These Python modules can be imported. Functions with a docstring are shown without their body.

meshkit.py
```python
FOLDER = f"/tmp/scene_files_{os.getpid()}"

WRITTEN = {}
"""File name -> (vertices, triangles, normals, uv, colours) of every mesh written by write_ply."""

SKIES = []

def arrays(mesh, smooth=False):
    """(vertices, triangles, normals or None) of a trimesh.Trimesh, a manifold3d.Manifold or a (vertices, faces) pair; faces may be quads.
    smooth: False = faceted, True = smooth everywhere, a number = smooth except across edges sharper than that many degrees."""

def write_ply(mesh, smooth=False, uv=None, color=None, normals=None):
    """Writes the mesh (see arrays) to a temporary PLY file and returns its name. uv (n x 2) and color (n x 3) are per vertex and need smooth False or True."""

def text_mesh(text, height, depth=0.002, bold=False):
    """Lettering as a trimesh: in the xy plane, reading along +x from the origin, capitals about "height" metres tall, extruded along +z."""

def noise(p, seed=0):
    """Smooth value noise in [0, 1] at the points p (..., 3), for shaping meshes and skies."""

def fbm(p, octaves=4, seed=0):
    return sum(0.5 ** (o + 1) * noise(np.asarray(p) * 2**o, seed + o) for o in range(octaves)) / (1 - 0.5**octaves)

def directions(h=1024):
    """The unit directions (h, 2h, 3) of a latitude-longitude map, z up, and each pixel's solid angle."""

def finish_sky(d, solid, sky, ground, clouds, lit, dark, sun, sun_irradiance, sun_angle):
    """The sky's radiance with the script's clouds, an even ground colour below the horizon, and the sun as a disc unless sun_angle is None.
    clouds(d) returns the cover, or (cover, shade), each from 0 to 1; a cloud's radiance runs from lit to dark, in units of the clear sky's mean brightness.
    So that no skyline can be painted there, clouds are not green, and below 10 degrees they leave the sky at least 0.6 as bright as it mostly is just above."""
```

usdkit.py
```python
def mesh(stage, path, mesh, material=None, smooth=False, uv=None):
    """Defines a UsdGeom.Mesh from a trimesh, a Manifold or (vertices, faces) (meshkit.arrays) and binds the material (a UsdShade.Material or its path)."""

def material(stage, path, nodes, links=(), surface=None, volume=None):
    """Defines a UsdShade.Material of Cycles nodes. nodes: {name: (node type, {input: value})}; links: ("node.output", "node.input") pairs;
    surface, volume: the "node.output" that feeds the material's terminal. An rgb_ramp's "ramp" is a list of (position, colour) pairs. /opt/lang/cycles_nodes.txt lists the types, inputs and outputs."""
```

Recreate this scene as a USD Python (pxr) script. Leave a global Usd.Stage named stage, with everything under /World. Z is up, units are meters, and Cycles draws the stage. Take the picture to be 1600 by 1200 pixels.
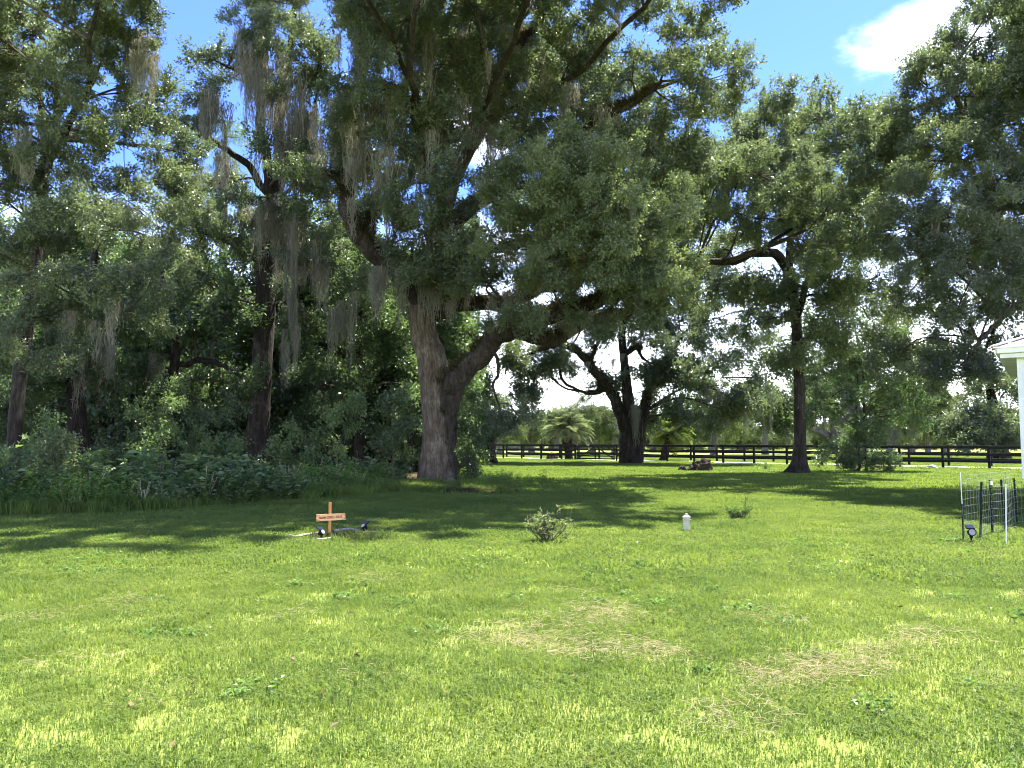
import math, random
import numpy as np, trimesh, usdkit, meshkit
from pxr import Usd, UsdGeom, UsdLux, UsdShade, Gf, Sdf, Vt
from shapely.geometry import Polygon, Point

stage = Usd.Stage.CreateInMemory()
UsdGeom.SetStageUpAxis(stage, 'Z'); UsdGeom.SetStageMetersPerUnit(stage, 1.0)
UsdGeom.Xform.Define(stage, '/World'); UsdGeom.Scope.Define(stage, '/World/Looks')

# ------------------------------------------------------------------ camera, sky, sun, exposure
EYE, FPX, TILT = 1.6, 1202.0, math.atan(90 / 1202.0)
EXPOSURE = 2.45
SUN_EL, SUN_AZ = math.radians(66), math.radians(45)
SUN_I, SKY_S = 1.2, 0.098
cam = UsdGeom.Camera.Define(stage, '/World/camera')
cam.AddTranslateOp().Set((0, 0, EYE)); cam.AddRotateXOp().Set(90 + math.degrees(TILT))
cam.CreateHorizontalApertureAttr(36.0); cam.CreateVerticalApertureAttr(27.0)
cam.CreateFocalLengthAttr(36.0 * FPX / 1600); cam.CreateClippingRangeAttr((0.1, 3000.0))
cam.CreateExposureAttr(EXPOSURE)

dome = UsdLux.DomeLight.Define(stage, '/World/sky')
sky = usdkit.material(stage, '/World/Looks/sky_air', {
    'sky': ('sky_texture', {'sky_type': 'single_scattering', 'sun_disc': False, 'sun_elevation': SUN_EL, 'sun_rotation': SUN_AZ, 'air_density': 1.0, 'aerosol_density': 0.2, 'ozone_density': 1.6}),
    'tc': ('texture_coordinate', {}),
    'sep': ('separate_xyz', {}),
    'zc': ('math', {'math_type': 'maximum', 'value2': 0.0}),
    'za': ('math', {'math_type': 'add', 'value2': 0.13}),
    'dx': ('math', {'math_type': 'divide'}), 'dy': ('math', {'math_type': 'divide'}),
    'flat': ('combine_xyz', {'z': 0.0}),
    'map': ('mapping', {'location': (3.212, 1.243, 0.0), 'scale': (0.9, 0.9, 1.0)}),
    'n1': ('noise_texture', {'scale': 1.15, 'detail': 9.0, 'roughness': 0.56, 'distortion': 0.25}),
    'cov': ('map_range', {'range_type': 'smoothstep', 'from_min': 0.55, 'from_max': 0.70, 'to_min': 0.0, 'to_max': 0.92, 'clamp': True}),
    'low': ('map_range', {'range_type': 'smoothstep', 'from_min': 0.02, 'from_max': 0.32, 'to_min': 0.85, 'to_max': 0.0, 'clamp': True}),
    'mx': ('math', {'math_type': 'maximum', 'use_clamp': True}),
    'n2': ('noise_texture', {'scale': 3.0, 'detail': 6.0, 'roughness': 0.6}),
    'cr': ('rgb_ramp', {'ramp': [(0.3, (7.4, 7.9, 8.6)), (0.7, (13.0, 13.1, 13.2))]}),
    'blue': ('mix_color', {'blend_type': 'multiply', 'fac': 1.0, 'b': (0.36, 0.465, 0.86), 'use_clamp': False}),
    'mix': ('mix_color', {'blend_type': 'mix', 'use_clamp': False}),
    'bg': ('background_shader', {'strength': SKY_S})},
    [('tc.generated', 'sep.vector'), ('sep.z', 'zc.value1'), ('zc.value', 'za.value1'), ('sep.x', 'dx.value1'), ('za.value', 'dx.value2'),
     ('sep.y', 'dy.value1'), ('za.value', 'dy.value2'), ('dx.value', 'flat.x'), ('dy.value', 'flat.y'), ('flat.vector', 'map.vector'),
     ('map.vector', 'n1.vector'), ('n1.fac', 'cov.value'), ('sep.z', 'low.value'), ('cov.result', 'mx.value1'), ('low.result', 'mx.value2'),
     ('map.vector', 'n2.vector'), ('n2.fac', 'cr.fac'), ('sky.color', 'blue.a'), ('blue.result', 'mix.a'), ('cr.color', 'mix.b'), ('mx.value', 'mix.fac'), ('mix.result', 'bg.color')],
    surface='bg.background')
UsdShade.MaterialBindingAPI.Apply(dome.GetPrim()).Bind(sky)
dome.GetPrim().SetCustomDataByKey('kind', 'structure'); dome.GetPrim().SetCustomDataByKey('label', 'blue summer sky with white clouds'); dome.GetPrim().SetCustomDataByKey('category', 'sky')
sun = UsdLux.DistantLight.Define(stage, '/World/sun')
sun.CreateNormalizeAttr(True); sun.CreateIntensityAttr(SUN_I); sun.CreateAngleAttr(0.53); sun.CreateColorAttr(Gf.Vec3f(1.0, 0.95, 0.87))
sun.AddRotateZOp().Set(-math.degrees(SUN_AZ)); sun.AddRotateXOp().Set(-(90 - math.degrees(SUN_EL)))

# ------------------------------------------------------------------ helpers
PI = math.pi
CT, ST = math.cos(TILT), math.sin(TILT)
def ray(px, py):
    x, y = (px - 800) / FPX, (600 - py) / FPX
    return np.array([x, CT - y * ST, ST + y * CT])
def at(px, py, d):                       # the point at distance d ahead seen at that place of the photograph
    r = ray(px, py); return np.array([0, 0, EYE]) + r * d / r[1]
def proj(x, y, z):                       # the place of a point in the photograph
    dz = z - EYE; f = y * CT + dz * ST; return (800 + FPX * x / f, 600 - FPX * (dz * CT - y * ST) / f, y)
def ground(px, py, z=0.0):
    r = ray(px, py); return np.array([0, 0, EYE]) + r * (z - EYE) / r[2]
used = {}
def numbered(parent, name):
    k = (parent, name); n = used.get(k, 0); used[k] = n + 1
    return name if n == 0 else f'{name}_{n:03d}'
def path_of(parent): return '/World' if parent is None else str(parent.GetPath())
def tag(o, label=None, cat=None, group=None, kind=None):
    o = o.GetPrim() if hasattr(o, 'GetPrim') else o
    for k, v in (('label', label), ('category', cat), ('group', group), ('kind', kind)):
        if v: o.SetCustomDataByKey(k, v)
    return o
def thing(name, label, cat, loc=(0, 0, 0), rotz=0, group=None):
    x = UsdGeom.Xform.Define(stage, '/World/' + numbered('/World', name))
    x.AddTranslateOp().Set(Gf.Vec3d(*map(float, loc))); x.AddRotateZOp().Set(float(math.degrees(rotz)))
    return tag(x.GetPrim(), label, cat, group)
def obj(name, mesh, mat, parent=None, smooth=False, label=None, kind=None, loc=None):
    p = path_of(parent); m = usdkit.mesh(stage, p + '/' + numbered(p, name), mesh, M[mat], smooth=smooth)
    if loc is not None: m.AddTranslateOp().Set(Gf.Vec3d(*map(float, loc)))
    return tag(m.GetPrim(), label, None, None, kind)
def box(size, c=(0, 0, 0), R=None):
    b = trimesh.creation.box(size)
    if R is not None: b.apply_transform(R)
    b.apply_translation(c); return b
def rotm(a, axis, pt=None): return trimesh.transformations.rotation_matrix(a, axis, pt)
def bevel_box(size, c=(0, 0, 0), b=0.006):
    sx, sy, sz = [s / 2 for s in size]; pts = []
    for i in (-1, 1):
        for j in (-1, 1):
            for k in (-1, 1):
                pts += [(i * (sx - b), j * (sy - b), k * sz), (i * (sx - b), j * sy, k * (sz - b)), (i * sx, j * (sy - b), k * (sz - b))]
    h = trimesh.convex.convex_hull(np.array(pts)); h.apply_translation(c); return h
def cat(*ms): return trimesh.util.concatenate([m for m in ms])
def lathe(profile, n=24):
    return trimesh.creation.revolve(np.array(profile), sections=n)
def beam(a, b, w, h):                    # a bar from a to b, w across, h high
    a, b = np.array(a, float), np.array(b, float); d = b - a; L = np.linalg.norm(d); d /= L
    s = np.cross(d, [0, 0, 1.0]); s = s / np.linalg.norm(s) if np.linalg.norm(s) > 1e-6 else np.array([1.0, 0, 0])
    u = np.cross(s, d); T = np.eye(4); T[:3, 0], T[:3, 1], T[:3, 2], T[:3, 3] = s, d, u, (a + b) / 2
    m = bevel_box((w, L, h), b=min(w, h) * .12); m.apply_transform(T); return m

def spline(pts, per=5):
    pts = np.asarray(pts, float)
    if len(pts) == 2: t = np.linspace(0, 1, per + 1)[:, None]; return pts[0] + (pts[1] - pts[0]) * t
    p = np.vstack([2 * pts[0] - pts[1], pts, 2 * pts[-1] - pts[-2]]); out = []
    for i in range(1, len(p) - 2):
        t = np.linspace(0, 1, per, endpoint=False)[:, None]
        a, b, c, d = p[i - 1], p[i], p[i + 1], p[i + 2]
        out.append(.5 * (2 * b + (c - a) * t + (2 * a - 5 * b + 4 * c - d) * t ** 2 + (3 * b - a - 3 * c + d) * t ** 3))
    return np.vstack(out + [pts[-1:]])
def tube(pts, rad, n=8, rough=0.0, seed=0, flare=0.0, freq=3.0, ridge=0.0):
    pts, rad = np.asarray(pts, float), np.asarray(rad, float); m = len(pts)
    t = np.gradient(pts, axis=0); t /= np.maximum(np.linalg.norm(t, axis=1, keepdims=True), 1e-9)
    ref = np.array([1.0, 0, 0]) if abs(t[0][0]) < .9 else np.array([0, 1.0, 0])
    U = []
    for i in range(m):
        ref = ref - t[i] * (ref @ t[i]); ref = ref / np.linalg.norm(ref); U.append(ref)
    U = np.array(U); V = np.cross(t, U)
    a = np.linspace(0, 2 * PI, n, endpoint=False)
    dirs = U[:, None] * np.cos(a)[None, :, None] + V[:, None] * np.sin(a)[None, :, None]
    r = np.repeat(rad[:, None], n, 1)
    if flare:
        h = np.linalg.norm(pts - pts[0], axis=1)[:, None]
        r = r * (1 + flare * np.exp(-h / (rad[0] * .9)) * (.55 + .45 * np.cos(5 * a + seed) + .3 * np.cos(3 * a + 2 * seed)))
    v = pts[:, None] + dirs * r[..., None]
    if rough:
        f = meshkit.fbm(v * np.array([freq, freq, freq * .35]) + seed * 7.3, 4, seed) - .5
        r = r * (1 + rough * 2 * f)
        if ridge: r = r * (1 + ridge * (meshkit.noise(np.stack([np.broadcast_to(np.cos(a) * 5, r.shape), np.broadcast_to(np.sin(a) * 5, r.shape), np.repeat(np.linspace(0, m * .16, m)[:, None], n, 1)], -1), seed) - .5))
        v = pts[:, None] + dirs * r[..., None]
    v = v.reshape(-1, 3)
    i = np.arange(m - 1)[:, None] * n + np.arange(n)[None]; j = np.arange(m - 1)[:, None] * n + (np.arange(n)[None] + 1) % n
    q = np.stack([i, j, j + n, i + n], -1).reshape(-1, 4)
    f = np.vstack([q[:, [0, 1, 2]], q[:, [0, 2, 3]]])
    v = np.vstack([v, pts[-1:]]); e = (m - 1) * n + np.arange(n)
    f = np.vstack([f, np.stack([e, (m - 1) * n + (np.arange(n) + 1) % n, np.full(n, len(v) - 1)], 1)])
    return v, f
def join(list_vf):
    vs, fs, o = [], [], 0
    for v, f in list_vf: vs.append(v); fs.append(np.asarray(f) + o); o += len(v)
    return np.vstack(vs), np.vstack(fs)

# ------------------------------------------------------------------ materials
M = {}
def mat(name, nodes, links, surface='p.BSDF'): M[name] = usdkit.material(stage, '/World/Looks/' + name, nodes, links, surface=surface); return M[name]
def leaf_mat(name, dark, mid, light, trans=0.35, rough=0.40, spec=1.0, tint=(1.4, 1.5, 0.75), scale=0.45, old=None):
    stops = [(0.12, dark), (0.5, mid), (0.85, light)] + ([(0.95, old)] if old else [])
    mat(name, {'g': ('geometry', {}), 'o': ('object_info', {}), 'n': ('noise_texture', {'scale': scale, 'detail': 3.0}),
               'a': ('math', {'math_type': 'multiply_add', 'value2': 0.45, 'value3': 0.0}), 'b': ('math', {'math_type': 'multiply_add', 'value2': 0.34}),
               'c': ('math', {'math_type': 'multiply_add', 'value2': 0.6, 'value3': -0.2}), 's': ('math', {'math_type': 'add'}),
               'r': ('rgb_ramp', {'ramp': stops}), 'p': ('principled_bsdf', {'roughness': rough, 'specular_ior_level': spec}),
               'tm': ('mix_color', {'blend_type': 'multiply', 'fac': 1.0, 'b': tint, 'use_clamp': False}), 't': ('translucent_bsdf', {}), 'x': ('mix_closure', {'fac': trans})},
        [('g.position', 'n.vector'), ('g.random_per_island', 'a.value1'), ('o.random', 'b.value1'), ('a.value', 'b.value3'), ('n.fac', 'c.value1'), ('b.value', 's.value1'), ('c.result' if 0 else 'c.value', 's.value2'),
         ('s.value', 'r.fac'), ('r.color', 'p.base_color'), ('r.color', 'tm.a'), ('tm.result', 't.color'), ('p.BSDF', 'x.closure1'), ('t.BSDF', 'x.closure2')], 'x.closure')
def bark_mat(name, a, b, c, scale=2.4, strength=1.0, dist=0.10):
    mat(name, {'g': ('geometry', {}), 'm': ('mapping', {'scale': (scale * 1.6, scale * 1.6, scale * .32)}), 'wn': ('noise_texture', {'scale': 2.0, 'detail': 4.0}), 'wx': ('mix_color', {'blend_type': 'linear_light', 'fac': 0.30, 'use_clamp': False}), 'v': ('voronoi_texture', {'scale': 2.2, 'feature': 'distance_to_edge', 'randomness': 1.0}),
               'n': ('noise_texture', {'scale': 1.6, 'detail': 8.0, 'roughness': 0.68}), 'l': ('noise_texture', {'scale': 1.1, 'detail': 5.0, 'roughness': 0.65}),
               'r': ('rgb_ramp', {'ramp': [(0.3, a), (0.52, b), (0.75, c)]}), 'lr': ('map_range', {'range_type': 'smoothstep', 'from_min': 0.5, 'from_max': 0.68, 'to_min': 0.0, 'to_max': 0.55, 'clamp': True}),
               'mx': ('mix_color', {'b': tuple(min(1, x * 1.5) for x in c)}), 'h': ('math', {'math_type': 'multiply_add', 'value2': 0.8}), 'bu': ('bump', {'strength': strength, 'distance': dist}), 'fr': ('map_range', {'from_min': 0.0, 'from_max': 0.16, 'to_min': 0.62, 'to_max': 1.0, 'clamp': True}), 'fx': ('mix_color', {'blend_type': 'multiply', 'fac': 1.0}),
               'p': ('principled_bsdf', {'roughness': 0.9, 'specular_ior_level': 0.2})},
        [('g.position', 'm.vector'), ('m.vector', 'wn.vector'), ('m.vector', 'wx.a'), ('wn.color', 'wx.b'), ('wx.result', 'v.vector'), ('m.vector', 'n.vector'), ('g.position', 'l.vector'), ('n.fac', 'r.fac'), ('l.fac', 'lr.value'), ('lr.result', 'mx.fac'), ('r.color', 'mx.a'), ('mx.result', 'fx.a'), ('v.distance', 'fr.value'), ('fr.result', 'fx.b'), ('fx.result', 'p.base_color'),
         ('v.distance', 'h.value1'), ('n.fac', 'h.value3'), ('h.value', 'bu.height'), ('bu.normal', 'p.normal')])
def plain(name, a, b, scale=6.0, rough=0.6, spec=0.4, stretch=(1, 1, 1), bump=0.15, dist=0.01, metal=0.0):
    mat(name, {'g': ('texture_coordinate', {}), 'm': ('mapping', {'scale': stretch}), 'n': ('noise_texture', {'scale': scale, 'detail': 6.0, 'roughness': 0.6}), 'r': ('rgb_ramp', {'ramp': [(0.3, a), (0.7, b)]}),
               'bu': ('bump', {'strength': bump, 'distance': dist}), 'p': ('principled_bsdf', {'roughness': rough, 'specular_ior_level': spec, 'metallic': metal})},
        [('g.object', 'm.vector'), ('m.vector', 'n.vector'), ('n.fac', 'r.fac'), ('r.color', 'p.base_color'), ('n.fac', 'bu.height'), ('bu.normal', 'p.normal')])

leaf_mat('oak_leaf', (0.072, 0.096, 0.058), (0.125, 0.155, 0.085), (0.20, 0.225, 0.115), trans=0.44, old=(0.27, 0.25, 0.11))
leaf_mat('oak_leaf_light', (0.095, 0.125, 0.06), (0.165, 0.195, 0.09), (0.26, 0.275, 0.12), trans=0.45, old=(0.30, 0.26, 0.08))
leaf_mat('forest_leaf', (0.055, 0.088, 0.042), (0.10, 0.15, 0.062), (0.17, 0.225, 0.095), trans=0.45)
leaf_mat('shrub_leaf', (0.095, 0.145, 0.06), (0.165, 0.225, 0.09), (0.25, 0.31, 0.14), trans=0.38, spec=0.5)
leaf_mat('weed_leaf', (0.10, 0.17, 0.045), (0.16, 0.245, 0.07), (0.25, 0.33, 0.12), trans=0.42, scale=1.2, spec=0.2)
leaf_mat('far_leaf', (0.07, 0.095, 0.045), (0.11, 0.14, 0.062), (0.17, 0.19, 0.09), trans=0.36, scale=.15, spec=0.3)
leaf_mat('pine_needle', (0.10, 0.16, 0.035), (0.14, 0.21, 0.05), (0.2, 0.27, 0.07), trans=0.45)
leaf_mat('palm_leaf', (0.18, 0.21, 0.14), (0.26, 0.30, 0.19), (0.36, 0.40, 0.28), trans=0.35, tint=(1.3, 1.4, .7), spec=0.5)
leaf_mat('fan_leaf', (0.15, 0.20, 0.06), (0.22, 0.275, 0.085), (0.34, 0.37, 0.15), trans=0.4, tint=(1.3, 1.4, .6))
leaf_mat('dead_leaf', (0.13, 0.10, 0.065), (0.21, 0.165, 0.11), (0.30, 0.25, 0.17), trans=0.25, tint=(1.2, 1.1, .8), spec=0.2)
leaf_mat('fern_leaf', (0.050, 0.050, 0.022), (0.085, 0.070, 0.034), (0.085, 0.115, 0.038), trans=0.3, spec=0.2)
leaf_mat('moss_strand', (0.21, 0.21, 0.17), (0.30, 0.295, 0.235), (0.39, 0.38, 0.30), trans=0.48, tint=(1.05, 1.0, .85), spec=0.1, rough=.8)
leaf_mat('straw', (0.40, 0.35, 0.21), (0.54, 0.47, 0.30), (0.66, 0.59, 0.41), trans=0.25, tint=(1.1, 1.05, .9), spec=0.3, scale=2.0)
leaf_mat('leaf_litter', (0.06, 0.045, 0.02), (0.14, 0.108, 0.05), (0.27, 0.215, 0.105), trans=0.1, tint=(1, 1, 1), spec=0.05, scale=3.0)
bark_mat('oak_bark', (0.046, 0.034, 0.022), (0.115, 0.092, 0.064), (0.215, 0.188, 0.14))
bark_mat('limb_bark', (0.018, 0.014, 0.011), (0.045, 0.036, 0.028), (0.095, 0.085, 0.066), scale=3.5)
bark_mat('dark_bark', (0.012, 0.010, 0.008), (0.032, 0.026, 0.021), (0.07, 0.062, 0.052))
bark_mat('red_bark', (0.040, 0.028, 0.020), (0.095, 0.066, 0.048), (0.15, 0.12, 0.095), scale=3.0)
bark_mat('grey_bark', (0.07, 0.06, 0.05), (0.17, 0.155, 0.13), (0.26, 0.24, 0.21))
plain('twig_bark', (0.035, 0.028, 0.022), (0.09, 0.075, 0.06), 8.0, .9, .2)

def grass_mat(name, spec=0.2, trans=0.45):
    mat(name, {'g': ('geometry', {}), 'n': ('noise_texture', {'scale': 0.42, 'detail': 5.0, 'roughness': 0.62}), 'n2': ('noise_texture', {'scale': 2.6, 'detail': 4.0, 'roughness': 0.6}),
               'i': ('math', {'math_type': 'multiply_add', 'value2': 0.42, 'value3': -0.21}), 'k': ('math', {'math_type': 'multiply_add', 'value2': 0.5}), 'h': ('math', {'math_type': 'multiply_add', 'value2': 0.62, 'value3': 0.19}), 's': ('math', {'math_type': 'add'}), 'q': ('math', {'math_type': 'subtract', 'value2': 0.24}),
               'r': ('rgb_ramp', {'ramp': [(0.16, (0.095, 0.15, 0.036)), (0.42, (0.175, 0.228, 0.056)), (0.62, (0.255, 0.295, 0.095)), (0.8, (0.38, 0.375, 0.17)), (0.95, (0.55, 0.49, 0.30))]}),
               'p': ('principled_bsdf', {'roughness': 0.6, 'specular_ior_level': spec}), 'tm': ('mix_color', {'blend_type': 'multiply', 'fac': 1.0, 'b': (1.35, 1.4, .6), 'use_clamp': False}), 't': ('translucent_bsdf', {}), 'x': ('mix_closure', {'fac': trans})},
        [('g.position', 'n.vector'), ('g.position', 'n2.vector'), ('g.random_per_island', 'i.value1'), ('n2.fac', 'k.value1'), ('i.value', 'k.value3'), ('k.value', 's.value1'), ('n.fac', 'h.value1'), ('h.value', 's.value2'), ('s.value', 'q.value1'), ('q.value', 'r.fac'),
         ('r.color', 'p.base_color'), ('r.color', 'tm.a'), ('tm.result', 't.color'), ('p.BSDF', 'x.closure1'), ('t.BSDF', 'x.closure2')], 'x.closure')
grass_mat('grass_blade')
def soil(name, ramp, s1, s2, bump=.6, dist=.03):
    mat(name, {'g': ('geometry', {}), 'n': ('noise_texture', {'scale': s1, 'detail': 6.0, 'roughness': 0.62}), 'n2': ('noise_texture', {'scale': s2, 'detail': 6.0, 'roughness': 0.7}), 'm': ('mix_float', {'fac': 0.5}),
               'r': ('rgb_ramp', {'ramp': ramp}), 'bu': ('bump', {'strength': bump, 'distance': dist}), 'p': ('principled_bsdf', {'roughness': 0.95, 'specular_ior_level': 0.1})},
        [('g.position', 'n.vector'), ('g.position', 'n2.vector'), ('n.fac', 'm.a'), ('n2.fac', 'm.b'), ('m.result', 'r.fac'), ('r.color', 'p.base_color'), ('n2.fac', 'bu.height'), ('bu.normal', 'p.normal')])
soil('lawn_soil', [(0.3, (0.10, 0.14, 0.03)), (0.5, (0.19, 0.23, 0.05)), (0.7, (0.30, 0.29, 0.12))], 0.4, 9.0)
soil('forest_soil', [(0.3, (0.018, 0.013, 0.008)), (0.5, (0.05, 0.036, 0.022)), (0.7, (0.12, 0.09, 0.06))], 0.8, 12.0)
soil('sand', [(0.3, (0.34, 0.30, 0.23)), (0.7, (0.5, 0.45, 0.36))], 0.5, 14.0)
plain('fence_black', (0.006, 0.0065, 0.007), (0.014, 0.0145, 0.015), 5.0, .7, .12, (1, 1, 1))
plain('cross_wood', (0.46, 0.17, 0.04), (0.66, 0.28, 0.08), 10.0, .55, .4, (2, 2, .25))
plain('board_wood', (0.64, 0.31, 0.11), (0.80, 0.44, 0.19), 10.0, .55, .4, (.25, 2, 2))
plain('engraving', (0.10, 0.025, 0.012), (0.16, 0.04, 0.02), 5.0, .7)
plain('white_plastic', (0.34, 0.33, 0.25), (0.46, 0.44, 0.35), 14.0, .45, .5)
plain('white_paint', (0.50, 0.52, 0.51), (0.64, 0.66, 0.65), 2.5, .55, .4)
plain('roof_metal', (0.50, 0.43, 0.43), (0.66, 0.60, 0.60), 1.3, .38, .5, metal=.25)
plain('fascia_paint', (0.50, 0.52, 0.46), (0.66, 0.67, 0.60), 2.0, .6, .4)
plain('skirt_paint', (0.44, 0.48, 0.50), (0.56, 0.60, 0.62), 2.0, .6, .4)
plain('black_plastic', (0.007, 0.007, 0.008), (0.016, 0.016, 0.017), 10.0, .7, .05)
plain('post_green', (0.006, 0.010, 0.008), (0.013, 0.019, 0.016), 10.0, .65, .15)
plain('galvanised', (0.22, 0.23, 0.23), (0.36, 0.36, 0.36), 12.0, .4, .5, metal=.6)
plain('fibre_rod', (0.62, 0.62, 0.58), (0.74, 0.74, 0.70), 12.0, .5)
plain('lens_plastic', (0.16, 0.17, 0.18), (0.22, 0.23, 0.24), 12.0, .15, .6)
plain('solar_glass', (0.012, 0.016, 0.035), (0.022, 0.03, 0.06), 12.0, .9, .02)
plain('dry_stick', (0.24, 0.19, 0.14), (0.42, 0.36, 0.28), 12.0, .85, .2)
plain('rotten_wood', (0.014, 0.011, 0.009), (0.05, 0.04, 0.031), 7.0, .95, .15, bump=.8, dist=.05)
plain('stone_grey', (0.14, 0.13, 0.12), (0.28, 0.27, 0.25), 6.0, .9, .2, bump=.6, dist=.03)
mat('window_glass', {'f': ('fresnel', {'IOR': 1.5}), 't': ('transparent_bsdf', {'color': (.92, .95, .95)}), 'g': ('glossy_bsdf', {'roughness': 0.02, 'color': (1, 1, 1)}), 'x': ('mix_closure', {})},
    [('f.fac', 'x.fac'), ('t.BSDF', 'x.closure1'), ('g.BSDF', 'x.closure2')], 'x.closure')

# ------------------------------------------------------------------ prototypes of what is scattered
rng = np.random.default_rng(7)
CLASS = {}
def unit(v): return v / np.maximum(np.linalg.norm(v, axis=-1, keepdims=True), 1e-9)
def leaves_mesh(base, axis, normal, L, W, fold=0.25, droop=0.15):
    """folded kite-shaped leaves: base points, directions, normals, lengths, widths"""
    axis = unit(axis); side = unit(np.cross(axis, normal)); nrm = np.cross(side, axis)
    L, W = L[:, None], W[:, None]; n = len(base)
    mid = base + axis * L * .45
    tip = base + axis * L - nrm * L * droop
    v = np.stack([base, mid + side * W * .5 + nrm * W * fold, tip, mid - side * W * .5 + nrm * W * fold], 1).reshape(-1, 3)
    k = np.arange(n)[:, None] * 4
    f = np.vstack([k + [0, 2, 1], k + [0, 3, 2]])
    return v, f
def clump(rg, sprigs=15, per=24, R=0.62, leaf=(0.085, 0.038), flat=0.72, up=0.55, spread=.17):
    d = unit(rg.normal(size=(sprigs, 3))); c = d * (R * rg.uniform(.25, .95, (sprigs, 1))) * [1, 1, flat]
    out = unit(c + rg.normal(size=c.shape) * .15 + [0, 0, .12])
    t = rg.uniform(-1, 1, (sprigs, per, 1))
    base = c[:, None] + out[:, None] * t * spread * 1.25 + rg.normal(size=(sprigs, per, 3)) * spread * .42
    ax = out[:, None] * .6 + rg.normal(size=(sprigs, per, 3)) * .75 + [0, 0, -.12]
    nr = rg.normal(size=(sprigs, per, 3)) * (1 - up) + np.array([0, 0, 1.0]) * up
    n = sprigs * per
    return leaves_mesh(base.reshape(n, 3), ax.reshape(n, 3), unit(nr.reshape(n, 3)), leaf[0] * rg.uniform(.65, 1.25, n), leaf[1] * rg.uniform(.7, 1.25, n))
def ribbons(starts, dirs_fn, n_seg, width, rg): pass
def moss_bundle(rg, strands=46, seg=9, spread=.10, length=1.0, width=.010):
    parts = []
    for s in range(strands):
        L = length * rg.uniform(.25, 1.0) ** 1.0 * (1 if s % 3 else .55); off = rg.normal(size=2) * spread; z0 = 0 if rg.uniform() < .6 else -rg.uniform(0, .45) * length
        t = np.linspace(0, 1, seg + 1); z = z0 - (L - abs(z0) * .5) * t; ph = rg.uniform(0, 6.28, 2); fq = rg.uniform(6, 14); am = rg.uniform(.008, .03)
        w = np.cumsum(rg.normal(size=(seg + 1, 2)) * .014, 0) + np.stack([np.sin(fq * t + ph[0]), np.cos(fq * .8 * t + ph[1])], 1) * am
        k = 1 - .6 * np.clip(-z / length, 0, 1)
        cen = np.stack([off[0] * k + w[:, 0], off[1] * k + w[:, 1], z], 1)
        a = rg.uniform(0, PI) + np.cumsum(rg.normal(size=seg + 1) * .7); wd = width * rg.uniform(.5, 1.5) * np.linspace(1, .3, seg + 1) * rg.uniform(.4, 1.7, seg + 1)
        sd = np.stack([np.cos(a), np.sin(a), rg.normal(size=seg + 1) * .3], 1) * wd[:, None]
        v = np.stack([cen - sd, cen + sd], 1).reshape(-1, 3); i = np.arange(seg) * 2
        parts.append((v, np.vstack([np.stack([i, i + 1, i + 3], 1), np.stack([i, i + 3, i + 2], 1)])))
    n = 70; zz = -rg.uniform(.0, .9, n) * length; c = np.column_stack([rg.normal(size=(n, 2)) * spread * (1 + .6 * zz[:, None] / length), zz])
    parts.append(leaves_mesh(c, rg.normal(size=(n, 3)) + [0, 0, -.5], unit(rg.normal(size=(n, 3))), rg.uniform(.04, .12, n), np.full(n, .012), fold=.1, droop=.3))
    return join(parts)
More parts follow.
